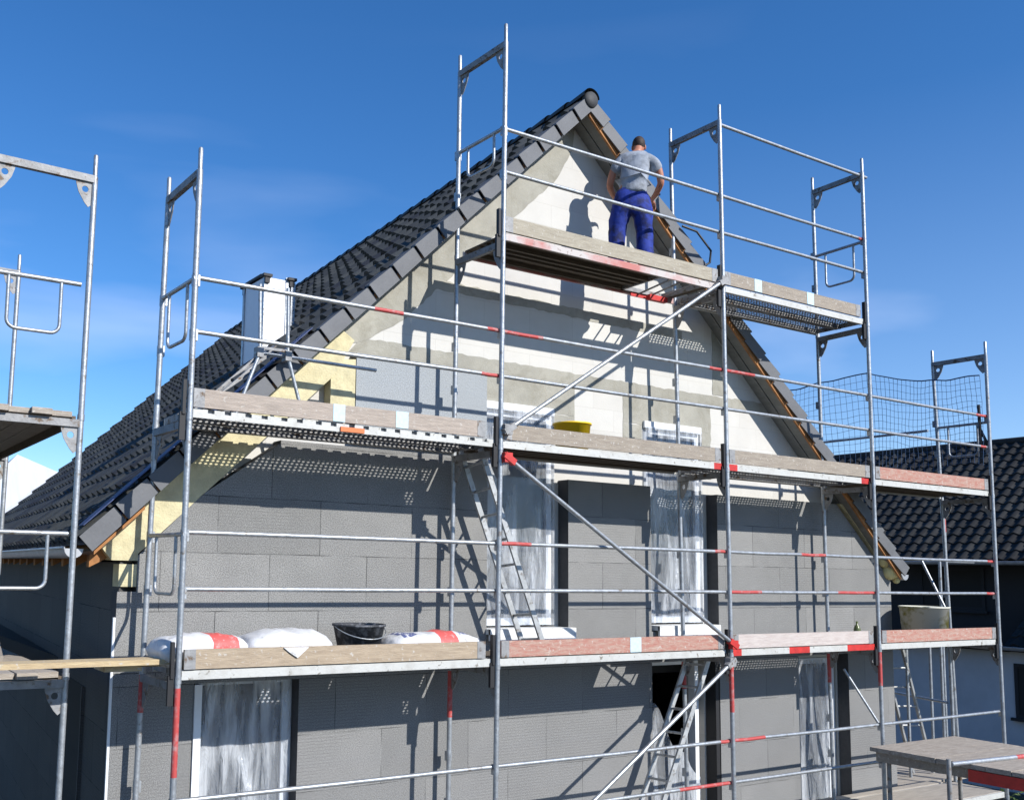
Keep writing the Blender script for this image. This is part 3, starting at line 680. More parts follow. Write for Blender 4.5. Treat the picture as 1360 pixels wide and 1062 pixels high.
# doubled inner tube beside E
m_ = MB(); post(m_, (11.62, DEP+.02, -2.0), (11.60, DEP+.02, 1.95), red=(.90, .97)); m_.build('post', ['galv', 'redpipe'], scaf)
H1, H2 = 1.137, .705
def rail(parent, p, q, reds=(), r=.019, mats=('galv', 'redpipe')):
    m_ = MB(); p = Vector(p); q = Vector(q)
    cuts = sorted({0, 1, *[c for rr in reds for c in rr]})
    sag = Vector((0, 0, random.uniform(-.006, .004)))
    for a, b in zip(cuts[:-1], cuts[1:]):
        mi = 1 if any(a >= rr[0]-1e-6 and b <= rr[1]+1e-6 for rr in reds) else 0
        m_.tube([p.lerp(q, a), p.lerp(q, (a+b)/2)+sag, p.lerp(q, b)], r, 10, mi)
    return m_.build('guard_rail', list(mats), parent)
RR = {('A', 'B', 2, 1): ((.54, .64), (.95, 1)), ('A', 'B', 2, 2): ((.93, 1),), ('B', 'C', 2, 1): ((0, .16), (.93, 1)), ('C', 'D', 2, 1): ((0, .19),),
      ('B', 'C', 0, 1): ((0, .12), (.94, 1)), ('C', 'D', 0, 1): ((.47, .64),), ('C', 'D', 0, 2): ((0, .2), (.72, 1)), ('D', 'E', 0, 1): ((.94, 1),), ('D', 'E', 0, 2): ((.92, 1),),
      ('B', 'C', -2, 1): ((.95, 1),), ('C', 'D', -2, 1): ((0, .2),), ('B', 'C', -2, 2): ((.75, 1),), ('D', 'E', 2, 2): ((.93, .98),), ('C', 'D', 4, 1): ((.97, 1),), ('D', 'E', 2, 1): ((.9, 1),)}
bays = ['AB', 'BC', 'CD', 'DE']
for lv in (-2, 0, 2, 4):
    for a, b in bays:
        if lv == 4 and (a+b) not in ('BC', 'CD'): continue
        for kk, h in ((1, H1), (2, H2)):
            rail(scaf, (xo(a, lv+h)+.03, .035, lv+h), (xo(b, lv+h)-.005, .035, lv+h), RR.get((a, b, lv, kk), ()))
rail(scaf, (xo('C', 5.98), .03, 5.97), (xo('D', 5.98)+.13, .03, 5.97))
# end guard hoops
def hoop(parent, p, q, z, drop=.44, legs=True, r=.017, inset=.16):
    p = Vector((*p, z)); q = Vector((*q, z)); d = (q-p); L_ = d.length; d.normalize()
    m_ = MB(); m_.tube([p-d*.02, q+d*.02], .019, 10)
    if legs:
        a = p+d*inset; b = q-d*inset; rr = .07; pts = [a]
        for t in range(7):
            an = math.pi/2*t/6; pts.append(a+Vector((0, 0, -drop+rr))+d*(rr-rr*math.cos(an))-Vector((0, 0, rr*math.sin(an))))
        for t in range(7):
            an = math.pi/2*t/6; pts.append(b+Vector((0, 0, -drop))-d*(rr-rr*math.sin(an))+Vector((0, 0, rr-rr*math.cos(an))))
        pts.append(b); m_.tube(pts, r*.85, 8)
    return m_.build('end_guard_hoop', 'galv', parent)
hoop(scaf, (xo('A', 3), 0), (xi('A', 3), DEP), 3.12, drop=.46); hoop(scaf, (xo('A', 1), 0), (xi('A', 1), DEP), 1.12, drop=.46)
hoop(scaf, (xo('B', 5), 0), (xi('B', 5), DEP), 5.13, drop=.32); hoop(scaf, (xo('D', 5), 0), (xi('D', 5), DEP), 5.10, drop=.46)
hoop(scaf, (xo('E', 3), 0), (xi('E', 3), DEP), 3.05, drop=.44)
# decks
def deck(parent, x0, x1, lv, kind, edge='whitepaint', hatch=None, stripes=None, lab=None, y0=.045, y1=.685, slots=False):
    z = lv+.10
    dk = bpy.data.objects.new('deck', None); COL.objects.link(dk); dk.parent = parent
    if lab: dk['label'] = lab
    # outer edge profiles
    for yy0, yy1 in ((y0-.03, y0-.005), (y1+.005, y1+.03)):
        m_ = MB()
        cuts = [(x0, x1, 0)]
        if stripes and yy0 < y0:
            cuts = []; cur = x0
            for a, b in stripes:
                cuts.append((cur, x0+(x1-x0)*a, 0)); cuts.append((x0+(x1-x0)*a, x0+(x1-x0)*b, 1)); cur = x0+(x1-x0)*b
            cuts.append((cur, x1, 0))
        for a, b, mi in cuts:
            if b-a > .001: 
                if slots:
                    m_.box((a, yy0, z-.075), (b, yy1, z-.035), mi)
                else: m_.box((a, yy0, z-.075), (b, yy1, z-.006), mi)
        if slots:
            x = x0; i = 0
            while x < x1-.05:
                w_ = .085 if i % 2 else .12
                m_.box((x, yy0+.001, z-.035), (min(x1, x+w_), yy1-.001, z-.006)); x += w_+.055; i += 1
        m_.build('edge_profile', [edge, 'red'], dk)
    if kind == 'perf':
        for a, b in ((y0, (y0+y1)/2-.006), ((y0+y1)/2+.006, y1)):
            m_ = MB(); m_.add([(x0+.02, a, z), (x1-.02, a, z), (x1-.02, b, z), (x0+.02, b, z)], [(0, 1, 2, 3)], 0)
            m_.box((x0+.02, a, z-.07), (x1-.02, a+.004, z-.002), 1); m_.box((x0+.02, b-.004, z-.07), (x1-.02, b, z-.002), 1)
            m_.box((x0+.02, a+.004, z-.07), (x1-.02, a+.03, z-.066), 1); m_.box((x0+.02, b-.03, z-.07), (x1-.02, b-.004, z-.066), 1)
            m_.box((x0+.0, a, z-.06), (x0+.02, b, z-.001), 1); m_.box((x1-.02, a, z-.06), (x1, b, z-.001), 1)
            m_.build('steel_plank', ['perf', 'galvd'], dk)
    else:
        xe = hatch[0] if hatch else x1
        m_ = MB(); m_.box((x0+.01, y0, z-.012), (xe, y1, z), 0)
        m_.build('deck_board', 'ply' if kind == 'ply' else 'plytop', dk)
        m_ = MB()
        for yy in (y0+.01, y0+.20, (y0+y1)/2-.02, y1-.24, y1-.05):
            m_.box((x0+.03, yy, z-.058), (xe-.03, yy+.035, z-.0125))
        m_.build('stiffening_rib', 'ply', dk)
        if hatch:
            m_ = MB(); h0, h1 = hatch
            m_.box((h0, y0, z-.05), (h0+.03, y1, z)); m_.box((h1-.03, y0, z-.05), (h1, y1, z))
            for t in range(1, 4):
                xx = h0+(h1-h0)*t/4; m_.tube([(xx, y0, z-.04), (xx+.1, y1, z-.06)], .011, 6)
            m_.box((h0, y0+.001, z-.05), (h1, y0+.03, z-.001)); m_.box((h0, y1-.03, z-.05), (h1, y1-.001, z-.001))
            m_.build('hatch_frame', 'galvd', dk)
            m_ = MB(); m_.box((h1+.0, y0, z-.012), (x1-.01, y1, z)); m_.build('deck_board', 'ply', dk)
            m_ = MB(); m_.box((h1-.30, y1-.10, z-.12), (h1-.02, y1-.04, z-.06)); m_.box((h0+.15, y1-.012, z-.095), (h1, y1+.0, z-.055)); m_.build('hatch_latch', 'red', dk)
    return dk
def bx(a, lv): return xo(a, lv)
for lv, bay, kind, edge, kw in (
    (2, 'AB', 'perf', 'whitepaint', dict(slots=True)), (2, 'BC', 'ply', 'whitepaint', dict(stripes=((.95, 1),))), (2, 'CD', 'perf', 'whitepaint', dict(stripes=((0, .06), (.93, 1)))), (2, 'DE', 'ply', 'whitepaint', {}),
    (4, 'BC', 'ply', 'pinkedge', dict(hatch=(5.22, 5.88), lab='deck with an open hatch frame and pink edge')), (4, 'CD', 'perf', 'whitepaint', {}),
    (0, 'AB', 'perf', 'whitepaint', {}), (0, 'BC', 'ply', 'whitepaint', dict(hatch=(5.15, 5.85))), (0, 'CD', 'perf', 'whitepaint', dict(stripes=((0, .06), (.37, .51), (.78, 1)), lab='deck with red and white striped edge')), (0, 'DE', 'ply', 'whitepaint', {}),
    (-2, 'AB', 'top', 'whitepaint', {}), (-2, 'BC', 'top', 'whitepaint', {}), (-2, 'CD', 'top', 'whitepaint', {}), (-2, 'DE', 'top', 'whitepaint', {})):
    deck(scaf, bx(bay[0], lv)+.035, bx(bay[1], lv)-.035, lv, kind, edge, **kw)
# wider lowest deck filling the gap to the wall
m_ = MB(); m_.box((6.2, .74, -1.93), (11.3, .872, -1.90)); m_.build('infill_board', 'plytop', scaf)
# toe boards
def toe(parent, x0, x1, z, mt, tapes=(), lab=None, y=.0, ends=True):
    m_ = MB(); m_.box((x0, y-.0, z+.105), (x1, y+.028, z+.252))
    for i, (a, b, mi) in enumerate(tapes):
        m_.box((x0+(x1-x0)*a, y-.003, z+.107), (x0+(x1-x0)*b, y+.0, z+.2525), mi)
    for xx in (x0, x1-.09):
        m_.box((xx+.0, y-.0025, z+.104), (xx+.09, y-.0005, z+.253), 3)
    ob = m_.build('toe_board', [mt, 'tape', 'orange', 'galvd' if ends else mt], parent)
    if lab: ob['label'] = lab
toe(scaf, xo('A', 2)+.03, 2.84, 2, 'tb_pale', ((.435, .475, 1), (.655, .70, 1)), 'pale toe board with two strips of blue tape')
toe(scaf, 3.06, 6.02, 2, 'tb_grey'); toe(scaf, 6.16, 8.70, 2, 'tb_grey'); toe(scaf, 8.82, 11.38, 2, 'tb_pink', lab='pink stained toe board')
toe(scaf, 3.06, 6.02, 4, 'tb_beige', lab='beige toe board in front of the worker'); toe(scaf, 6.14, 8.62, 4, 'tb_grey', ((.20, .25, 1), (.58, .63, 1)), 'weathered toe board with two strips of blue tape')
toe(scaf, .04, 2.86, 0, 'tb_tan', lab='tan wooden toe board'); toe(scaf, 3.04, 6.02, 0, 'tb_pink', ((.54, .59, 1),), 'red stained toe board with a strip of pale tape')
toe(scaf, 6.16, 8.66, 0, 'tb_white', lab='whitish toe board'); toe(scaf, 8.84, 11.40, 0, 'tb_pink')
m_ = MB(); m_.box((1.33, -.0, 2.028), (1.56, .013, 2.068)); m_.build('orange_tape_mark', 'orange', scaf)
# toe-board hooks at the posts
for n_, lv in [(k, l) for k in 'ABCDE' for l in (0, 2, 4) if not (l == 4 and k in 'AE')]:
    m_ = MB(); x = xo(n_, lv); m_.box((x-.06, -.012, lv+.04), (x-.035, .03, lv+.31)); m_.box((x-.075, .0, lv-.16), (x-.03, .03, lv+.06)); m_.prism([(x-.06, lv-.1), (x+.0, lv-.2), (x+.03, lv-.2), (x+.03, lv-.05)], .02, .03)
    m_.build('toe_board_hook', 'black', scaf)
# diagonal braces
def brace(p, q, redc=False):
    m_ = MB(); p = Vector(p); q = Vector(q); m_.tube([p, q], .021, 10); ob = m_.build('diagonal_brace', 'galv', scaf)
    for c in (p, q):
        d = (q-p).normalized()*(1 if c is p else -1)
        m_ = MB(); m_.beam(c-d*.05, c+d*.09, .055, .06); m_.box((c.x-.045, c.y-.02, c.z-.045), (c.x+.045, c.y+.06, c.z+.045)); m_.build('clamp', 'red' if redc else 'galvd', ob)
brace((3.06, -.05, 2.19), (6.06, -.05, 4.12)); brace((3.06, -.05, 1.93), (6.12, -.05, .15), True); brace((3.0, -.05, -1.95), (6.08, -.05, -.03))
# ladders
def ladder(parent, b0, t0, dy, n, name='ladder', r=.02, label=None, mt='alu'):
    """b0 / t0 the foot and the head of the near rail; dy the offset to the far rail"""
    b0 = Vector(b0); t0 = Vector(t0); dy = Vector(dy); root = bpy.data.objects.new(name, None); COL.objects.link(root); root.parent = parent
    if label: root['label'] = label
    for o_ in (Vector((0, 0, 0)), dy):
        m_ = MB(); m_.beam(b0+o_, t0+o_, .025, .055, upv=(dy.normalized().cross(t0-b0))); m_.build('rail', mt, root)
    for k in range(n):
        m_ = MB(); c = b0.lerp(t0, (k+.5)/n); m_.tube([c, c+dy], .014, 8); m_.build('rung', mt, root)
    return root
ladder(scaf, (3.86, .36, .11), (3.05, .36, 2.05), (.015, .33, -.03), 8, label='ladder rising to the middle walkway')
ladder(scaf, (5.27, .36, -1.89), (6.22, .36, .02), (.03, .33, -.02), 8, label='ladder rising through the lowest hatch')
# short loose strut at D
m_ = MB(); m_.tube([(8.98, .62, -.27), (9.28, .30, -1.02)], .016, 8); m_.build('strut', 'galv', scaf)
rebase(scaf, (5.7, .36, -4.1))

# ---- left return scaffold
sc2 = thing('scaffold', 'galvanised scaffold running back along the left side wall of the house', 'scaffold')
ys = [.60, 3.70, 6.77, 9.84]
for i, y in enumerate(ys):
    for lv in (-4, -2, 0, 2):
        x0 = -.69+.010*lv; x1 = x0+.02 if i == 0 else x0
        o_ = .0 if i == 0 else .0
        frame(sc2, (-.69+.009*lv, y-.02+.02*(lv/2), lv), (-.69+.009*(lv+2), y+.02*(lv/2), lv+2), (-1.42, y, lv), (-1.42, y, lv+2), spigot=(lv == 2), hooks=False)
for lv in (0, 2):
    hoop(sc2, (-.745, ys[0]), (-1.40, ys[0]), lv+1.09+(.0 if lv else .02), drop=.42, inset=.13)
for i in range(3):
    for lv in (-2, 0, 2):
        for x in (-1.42,):
            for h in (H1, H2): rail(sc2, (x, ys[i], lv+h), (x, ys[i+1], lv+h))
for i in range(3):
    for lv in (0, 2):
        y0, y1 = ys[i]-.02, ys[i+1]-.03
        dk = bpy.data.objects.new('deck', None); COL.objects.link(dk); dk.parent = sc2
        for k in range(4):
            m_ = MB(); xa_ = -.745-.16*k; m_.box((xa_-.15, y0-.05*(k % 2), lv+.02), (xa_, y1, lv+.062+.004*(k % 2))); m_.build('deck_plank', 'oldplank', dk)
        m_ = MB(); m_.box((-.745, y0, lv-.045), (-.715, y1, lv+.03)); m_.box((-1.38, y0, lv-.045), (-1.35, y1, lv+.03)); m_.build('edge_profile', 'ply', dk)
rebase(sc2, (-1.05, 5.2, -4.1))

# ---- right return scaffold with safety net
sc3 = thing('scaffold', 'galvanised scaffold along the right side wall with a blue safety net', 'scaffold')
for y in (3.85, 6.9):
    for lv in (-4, -2, 0):
        frame(sc3, (11.55, y, lv), (11.55, y, lv+2), (10.82, y, lv), (10.82, y, lv+2), spigot=(lv == 0), hooks=False)
for lv in (0, ):
    dk = bpy.data.objects.new('deck', None); COL.objects.link(dk); dk.parent = sc3
    m_ = MB(); m_.box((10.86, .92, lv+.05), (11.52, 6.9, lv+.09)); m_.build('deck_board', 'plytop', dk)
dk = bpy.data.objects.new('deck', None); COL.objects.link(dk); dk.parent = sc3
m_ = MB(); m_.box((10.6, .90, -1.96), (13.4, 3.2, -1.92)); m_.build('deck_board', 'plytop', dk)
for p, q in (((11.3, 1.2, -1.92), (11.3, 1.2, -.03)), ((12.4, 1.5, -4.1), (12.4, 1.5, -.05)), ((12.0, 1.1, -4.1), (12.0, 1.1, -.05)), ((12.5, 1.35, -4.1), (12.5, 1.35, 1.2))):
    m_ = MB(); post(m_, p, q, r=.022); m_.build('post', ['galv', 'redpipe'], sc3)
rail(sc3, (11.6, DEP+.08, -.85), (12.6, 3.0, -.85)); rail(sc3, (11.55, .9, 2.0+H1-.1), (11.55, 6.9, 2.0+H1-.1)); 
rail(sc3, (11.60, .80, 1.14), (12.6, .9, 1.14)); rail(sc3, (12.2, 1.12, .45), (12.2, 1.45, 1.15))
ladder(sc3, (11.85, 1.20, -1.90), (11.15, 1.20, .02), (-.30, .12, 0), 7, label='ladder at the corner of the house')
# net
def netgrid(mb, rows, cols, fn, r=.0055):
    for i in range(rows+1):
        mb.tube([fn(j/cols, i/rows) for j in range(cols+1)], r if i not in (rows,) else .011, 4, caps=False)
    for j in range(cols+1):
        mb.tube([fn(j/cols, i/rows) for i in range(rows+1)], r, 4, caps=False)
def nf1(u, v):
    a = Vector((11.36, .0+.04, 0)); b = Vector((11.15, 1.56, 0)); p = a.lerp(b, u)
    zt = 3.70+(3.95-3.70)*u-.10*math.sin(u*math.pi); zb = 2.45+.05*math.sin(u*9)
    return Vector((p.x+.04*math.sin(u*7+v*3)+.02*noise.noise(Vector((u*9, v*9, 1))), p.y, zb+(zt-zb)*v+.03*noise.noise(Vector((u*6, v*6, 5)))))
def nf2(u, v):
    a = Vector((11.15, 1.56, 0)); b = Vector((11.15, 4.6, 0)); p = a.lerp(b, u)
    zt = 3.95-.06*math.sin(u*math.pi); zb = 2.5
    return Vector((p.x+.05*math.sin(u*9+v*3), p.y, zb+(zt-zb)*v+.03*noise.noise(Vector((u*9, v*6, 9)))))
m_ = MB(); netgrid(m_, 14, 26, nf1, .0028); netgrid(m_, 14, 34, nf2, .0028)
tag(m_.build('safety_net', 'net', sc3), 'blue mesh net sagging between the posts')
m_ = MB(); m_.tube([(11.44, .10, 2.5), (11.42, .10, 3.3)], .022, 8); m_.tube([(11.44, .12, 3.0), (11.48, .02, 2.72)], .02, 8); m_.build('net_post', 'black', sc3)
rebase(sc3, (11.2, 3.5, -4.1))

# ------------------------------------------------------------------ loose things on the decks
def link_at(ob, loc): pass
def sack(name, c, size, rot, label, red=None, blue=None, seed=1, droop=0, group=None):
    m_ = MB(); nu, nv = 40, 22; L_, W_, H_ = size
    vs = []; fs = []; 
    for i in range(nu+1):
        for j in range(nv):
            u = i/nu*2-1; a = 2*math.pi*j/nv
            prof = max(.0, 1-abs(u)**5)**.5
            hz = (abs(math.sin(a))**.8)*math.copysign(1, math.sin(a)); hx = (abs(math.cos(a))**.7)*math.copysign(1, math.cos(a))
            y = W_/2*hx*(.80+.20*prof)
            z = H_/2*hz*(prof*.92+.08)
            nzv = noise.noise(Vector((u*2.2+seed, a*1.1, seed)))*.024+noise.noise(Vector((u*6+seed, math.cos(a)*4, math.sin(a)*4)))*.016
            x = u*L_/2
            if droop and u > 0.0 and math.cos(a) < 0: pass
            z = max(z+nzv, -H_/2+.002)
            if z < -H_*.42: z = -H_/2+.002
            vs.append(Vector((x, y+nzv, z+H_/2)))
    for i in range(nu):
        for j in range(nv):
            j2 = (j+1) % nv; fs.append((i*nv+j, i*nv+j2, (i+1)*nv+j2, (i+1)*nv+j))
    rotm = Matrix.Rotation(rot, 3, 'Z')
    vs = [rotm @ v+Vector(c) for v in vs]
    m_.add(vs, fs, 0, True)
    m_.add([vs[j] for j in range(nv)], [tuple(range(nv))]); m_.add([vs[nu*nv+j] for j in range(nv)], [tuple(range(nv))])
    for fi in range(len(fs)):
        u = (fi//nv+.5)/nu
        if red and red[0] < u < red[1]: m_.m[fi] = 1
        if blue:
            for (b0, b1, j0, j1) in blue:
                if b0 < u < b1 and j0 <= fi % nv <= j1: m_.m[fi] = 2
    if droop:
        # loose corner hanging over the board edge
        x0, y0, z0 = c; m_.add([(x0-.12, -.012, z0+.145), (x0+.10, -.012, z0+.145), (x0-.0, -.016, z0+.065), (x0-.06, -.014, z0+.10), (x0-.14, .07, z0+.165), (x0+.14, .07, z0+.165)], [(0, 3, 2), (0, 2, 1), (4, 0, 1, 5)])
    return tag(m_.build(name, ['bag', 'bagred', 'bagblue']), label, 'sack', 'cement sacks lying on the walkway')
sack('cement_sack', (.26, .30, .10), (.74, .44, .25), .05, 'white sack with a red printed band, leftmost on the walkway by the corner post', red=(.55, .86), seed=2.2)
sack('cement_sack', (.98, .26, .10), (.74, .46, .27), -.06, 'plain white sack slumped over the tan toe board left of the black bucket', seed=5.1, droop=1)
sack('cement_sack', (2.46, .34, .10), (.98, .44, .225), .03, 'flat white sack with a red block and dark print right of the black bucket', red=(.50, .70), blue=((.12, .3, 2, 7), (.75, .86, 3, 7)), seed=8.4)
def bucket(name, c, r0, r1, h, mt, label, handle=None, fill=None, cat='bucket'):
    root = thing(name, label, cat)
    m_ = MB(); m_.lathe(c, [(0, 0), (r0, 0), (r1, h), (r1+.012, h), (r1+.012, h+.018), (r1-.004, h+.018), (r1-.008, h-.01), (r0-.008, .01), (0, .01)], 36)
    m_.build('body', mt, root)
    if handle:
        m_ = MB(); pts = [Vector(c)+Vector((math.cos(a)*(r1+.012), math.sin(a)*.06 - .0, h+.0-math.sin(a)*h*.35)) for a in [math.pi*t/14 for t in range(15)]]
        m_.tube([(p.x, c[1]-(r1+.02)*math.sin(math.pi*t/14)*.98, p.z) for t, p in enumerate(pts)], .005, 6); m_.build('handle', handle, root)
    rebase(root, c); return root
bucket('mortar_bucket', (1.75, .36, .10), .165, .225, .285, 'rubber', 'black round mortar bucket with splashed sides between two sacks', handle='galv')
bucket('yellow_tub', (4.30, .46, 2.10), .16, .19, .30, 'yellow', 'bright yellow plastic tub standing on the middle walkway by the window', cat='tub')
bucket('mortar_tub', (10.56, .48, .10), .27, .30, .40, 'tub', 'large cream tub smeared with yellow dirt at the right end of the walkway', cat='tub')
# small thing on CD deck (bottle), lump by the bucket
m_ = MB(); m_.lathe((8.05+.9, .4, .10), [(0, 0), (.04, 0), (.042, .14), (.03, .18), (.014, .20), (.014, .24), (0, .24)], 16)
tag(m_.build('bottle', mat('green_bottle', (.10, .12, .04), .3)), 'small dark green bottle standing behind the whitish board', 'bottle')
m_ = MB(); m_.box((1.42, .42, .10), (1.62, .60, .20)); m_.box((1.44, .36, .185), (1.60, .42, .215)); tag(m_.build('hand_float', ['tb_tan']), 'small wooden float lying left of the black bucket', 'tool')
m_ = MB(); rnd = random.Random(11)
for i in range(60):
    x = rnd.uniform(4.0, 5.05); y = rnd.uniform(.08, .5); r_ = rnd.uniform(.012, .035)
    m_.lathe((x, y, .10), [(0, r_*1.6), (r_*.7, r_*1.3), (r_, r_*.5), (r_*1.1, 0)], 6)
tag(m_.build('rubble', 'concrete'), kind='stuff')
for i, (x, y, l_) in enumerate(((4.32, .30, .20), (4.70, .36, .30))):
    m_ = MB(); m_.box((x, y, .10), (x+l_, y+.09, .155+.0*i)); m_.box((x+.02, y+.01, .155), (x+l_-.05, y+.07, .17))
    tag(m_.build('block_offcut', 'concrete'), ('short grey offcut behind the red stained board, below the left window', 'longer grey offcut behind the red stained board, between the two windows')[i], 'offcut')
# planks bridging to the left scaffold
def board(name, a, b, label, mt='plank', cat='plank', group=None):
    m_ = MB(); m_.box(a, b); return tag(m_.build(name, mt), label, cat, group)
board('plank', (-2.3, .12, .135), (-.02, .34, .175), 'long pale plank bridging from the left scaffold to the corner post')
board('plank', (-.50, .20, .085), (-.22, .50, .134), 'short thick plank offcut under the long bridging plank')
board('plank', (-.215, .30, .105), (.30, .42, .130), 'thin batten lying beside the short offcut')
m_ = MB(); m_.beam((-1.10, .95, .10), (-.85, 2.8, .24), .03, .12); tag(m_.build('plank', 'tb_grey'), 'grey board lying on edge on the left scaffold deck', 'plank')
# tube stand in front of the chimney
st = thing('tube_stand', 'galvanised tube stand with splayed legs below the white chimney', 'stand')
for pts in ([(.815, .60, 3.35), (.832, .60, 2.74), (.60, .60, 2.105)], [(1.085, .60, 3.36), (1.10, .60, 2.75), (1.30, .60, 2.105)]):
    m_ = MB(); m_.tube(pts, .017, 8); m_.build('leg', 'galv', st)
m_ = MB(); m_.tube([(.80, .635, 2.75), (2.03, .635, 2.735)], .017, 8); m_.build('cross_tube', 'galv', st)
m_ = MB()
for x in (.83, 1.10): m_.box((x-.03, .575, 2.70), (x+.03, .66, 2.79))
m_.box((.84, .59, 2.775), (1.09, .61, 2.80)); m_.build('clamp', 'galvd', st)
rebase(st, (.95, .6, 2.10))
# cable loop on the right verge
m_ = MB(); pts = [(6.20, .66, 4.98), (6.38, .60, 4.93), (6.62, .60, 4.74), (6.62, .62, 4.60), (6.50, .64, 4.52)]
m_.tube(pts, .014, 6); tag(m_.build('cable', 'cable'), 'black cable looping over the right verge above the top walkway', 'cable')

# ------------------------------------------------------------------ wooden platform, front right
pf = thing('timber_platform', 'weathered plank platform on tubes in the bottom right corner of the picture', 'platform')
y = -.36; k = 0
while y > -3.4:
    y2 = y-.245; m_ = MB(); m_.box((7.95+random.uniform(-.01, .02), y2, -1.045+random.uniform(-.004, .004)), (9.66+random.uniform(-.03, .02), y, -1.0+random.uniform(-.006, .006))); m_.build('plank', 'oldplank', pf); y = y2-.008; k += 1
m_ = MB(); m_.box((7.99, -3.4, -1.15), (8.05, -.42, -1.05)); m_.build('bearer', 'tb_grey', pf)
for bx_ in ((7.955, -3.4, -1.17), (8.75, -3.4, -1.17)):
    m_ = MB(); m_.box(bx_, (bx_[0]+.03 if bx_[0] < 8 else bx_[0]+.08, -1.45 if bx_[0] < 8 else -.5, -1.052)); m_.build('bearer', 'red', pf)
for x, y in ((8.1, -.50), (8.1, -3.2), (9.5, -.50), (9.5, -3.2)):
    m_ = MB(); post(m_, (x, y, -4.1), (x, y, -1.15)); m_.build('leg', ['galvd', 'red'], pf)
rebase(pf, (8.8, -1.9, -4.1))
ps = thing('guard_rail_stand', 'grey tube post with a hand rail in front of the plank platform', 'railing')
m_ = MB(); post(m_, (7.66, -1.42, -4.1), (7.66, -1.42, -.93)); m_.build('post', ['galvd', 'red'], ps)
m_ = MB(); post(m_, (7.68, -1.44, -.98), (9.6, -1.60, -.98), r=.024, red=(.55, .72)); m_.build('rail', ['galv', 'redpipe'], ps)
rebase(ps, (7.66, -1.42, -4.1))

# ------------------------------------------------------------------ neighbouring house on the right
nb = thing('neighbour_house', 'neighbouring house with dark tiled roof and pale rendered wall in shade', 'house')
NX0, NZ0, NXR, NZR = 22.8, 1.38, 27.1, 4.82; NYa, NYb = -5.4, 23.0
dN = Vector((NX0-NXR, 0, NZ0-NZR)); lN = dN.length; dN.normalize(); uN = Vector((0, 1, 0)); nN = uN.cross(dN); nN = nN if nN.z > 0 else -nN
m_ = MB(); nv_ = 16; nu_ = 94; tiled(m_, (NXR, NYa, NZR), uN, dN, nu_, nv_, .30, lN/nv_, nrm=nN, prof=5, amp=.036, step=.04)
dN2 = Vector((-dN.x, 0, dN.z)); nN2 = Vector((-nN.x, 0, nN.z))
tiled(m_, (NXR, NYa, NZR), uN, dN2, nu_, nv_, .30, lN/nv_, nrm=nN2, prof=2)
nroof = m_.build('roof', ['ntile', 'ntile2', 'ntile'], nb)
m_ = MB(); m_.tube([(NXR, NYa, NZR+.01), (NXR, NYb-.1, NZR+.01)], .11, 10); m_.build('ridge_tile_row', 'ntile', nroof)
m_ = MB(); m_.add([(NX0, NYa, NZ0-.08), (NXR, NYa, NZR-.08), (NXR, NYb, NZR-.08), (NX0, NYb, NZ0-.08)], [(0, 1, 2, 3)]); m_.build('roof_underlay', 'ndark', nroof)
def hgut(x, z, ya, yb, name='gutter'):
    m_ = MB(); ns = 8; vs = []
    for yy in (ya, yb):
        for t in range(ns+1):
            a = math.pi+math.pi*t/ns; vs.append((x+math.cos(a)*.08, yy, z+math.sin(a)*.08))
    m_.add(vs, [(t, t+1, ns+2+t, ns+1+t) for t in range(ns)], 0, True); m_.tube([(x-.08, ya, z), (x-.08, yb, z)], .012, 6)
    m_.build(name, 'gutter', nb)
hgut(NX0-.08, NZ0-.05, NYa, NYb)
m_ = MB(); m_.box((23.7, NYa+.2, -.8), (30.4, NYb-.3, 1.75)); m_.build('upper_wall', 'ndark', nb)
m_ = MB(); m_.box((22.65, NYa+.2, -4.1), (31.2, NYb-.3, -.81)); m_.build('wall', 'nwall', nb)
m_ = MB(); d3 = Vector((22.2-23.68, 0, -.65-.35)); l3 = d3.length; d3.normalize(); n3 = Vector((0, 1, 0)).cross(d3); n3 = n3 if n3.z > 0 else -n3
tiled(m_, (23.68, NYa, .35), Vector((0, 1, 0)), d3, 36, 5, .30, l3/5, nrm=n3, prof=5, amp=.036, step=.04); m_.build('lean_to_roof', ['ntile', 'ntile2', 'ntile'], nb)
m_ = MB(); m_.box((22.3, 5.4, -.80), (23.68, NYb-.4, -.70)); m_.box((22.3, NYa, -.79), (22.64, NYb-.4, -.71)); m_.build('eave_board', 'ndark', nb)
hgut(22.2, -.68, NYa, NYb-.4)
def nwin(ya, yb, za, zb, x):
    wd = bpy.data.objects.new('window', None); COL.objects.link(wd); wd.parent = nb
    m_ = MB(); m_.box((x-.03, ya, za), (x+.02, ya+.08, zb)); m_.box((x-.03, yb-.08, za), (x+.02, yb, zb)); m_.box((x-.03, ya+.08, zb-.08), (x+.02, yb-.08, zb)); m_.box((x-.03, ya+.08, za), (x+.02, yb-.08, za+.08)); m_.box((x-.12, ya-.08, za-.07), (x-.031, yb+.08, za-.0)); m_.build('frame', 'ndark', wd)
    m_ = MB(); m_.box((x-.012, ya+.08, za+.08), (x+.015, yb-.08, zb-.08)); m_.build('pane', 'darkroom', wd)
nwin(3.7, 5.45, -2.35, -1.08, 22.65); nwin(4.0, 5.2, .62, 1.25, 23.7); nwin(6.6, 8.3, .1, 1.2, 23.7); nwin(12, 13.6, -2.35, -1.08, 22.65)
rebase(nb, (26.9, 8, -4.1))

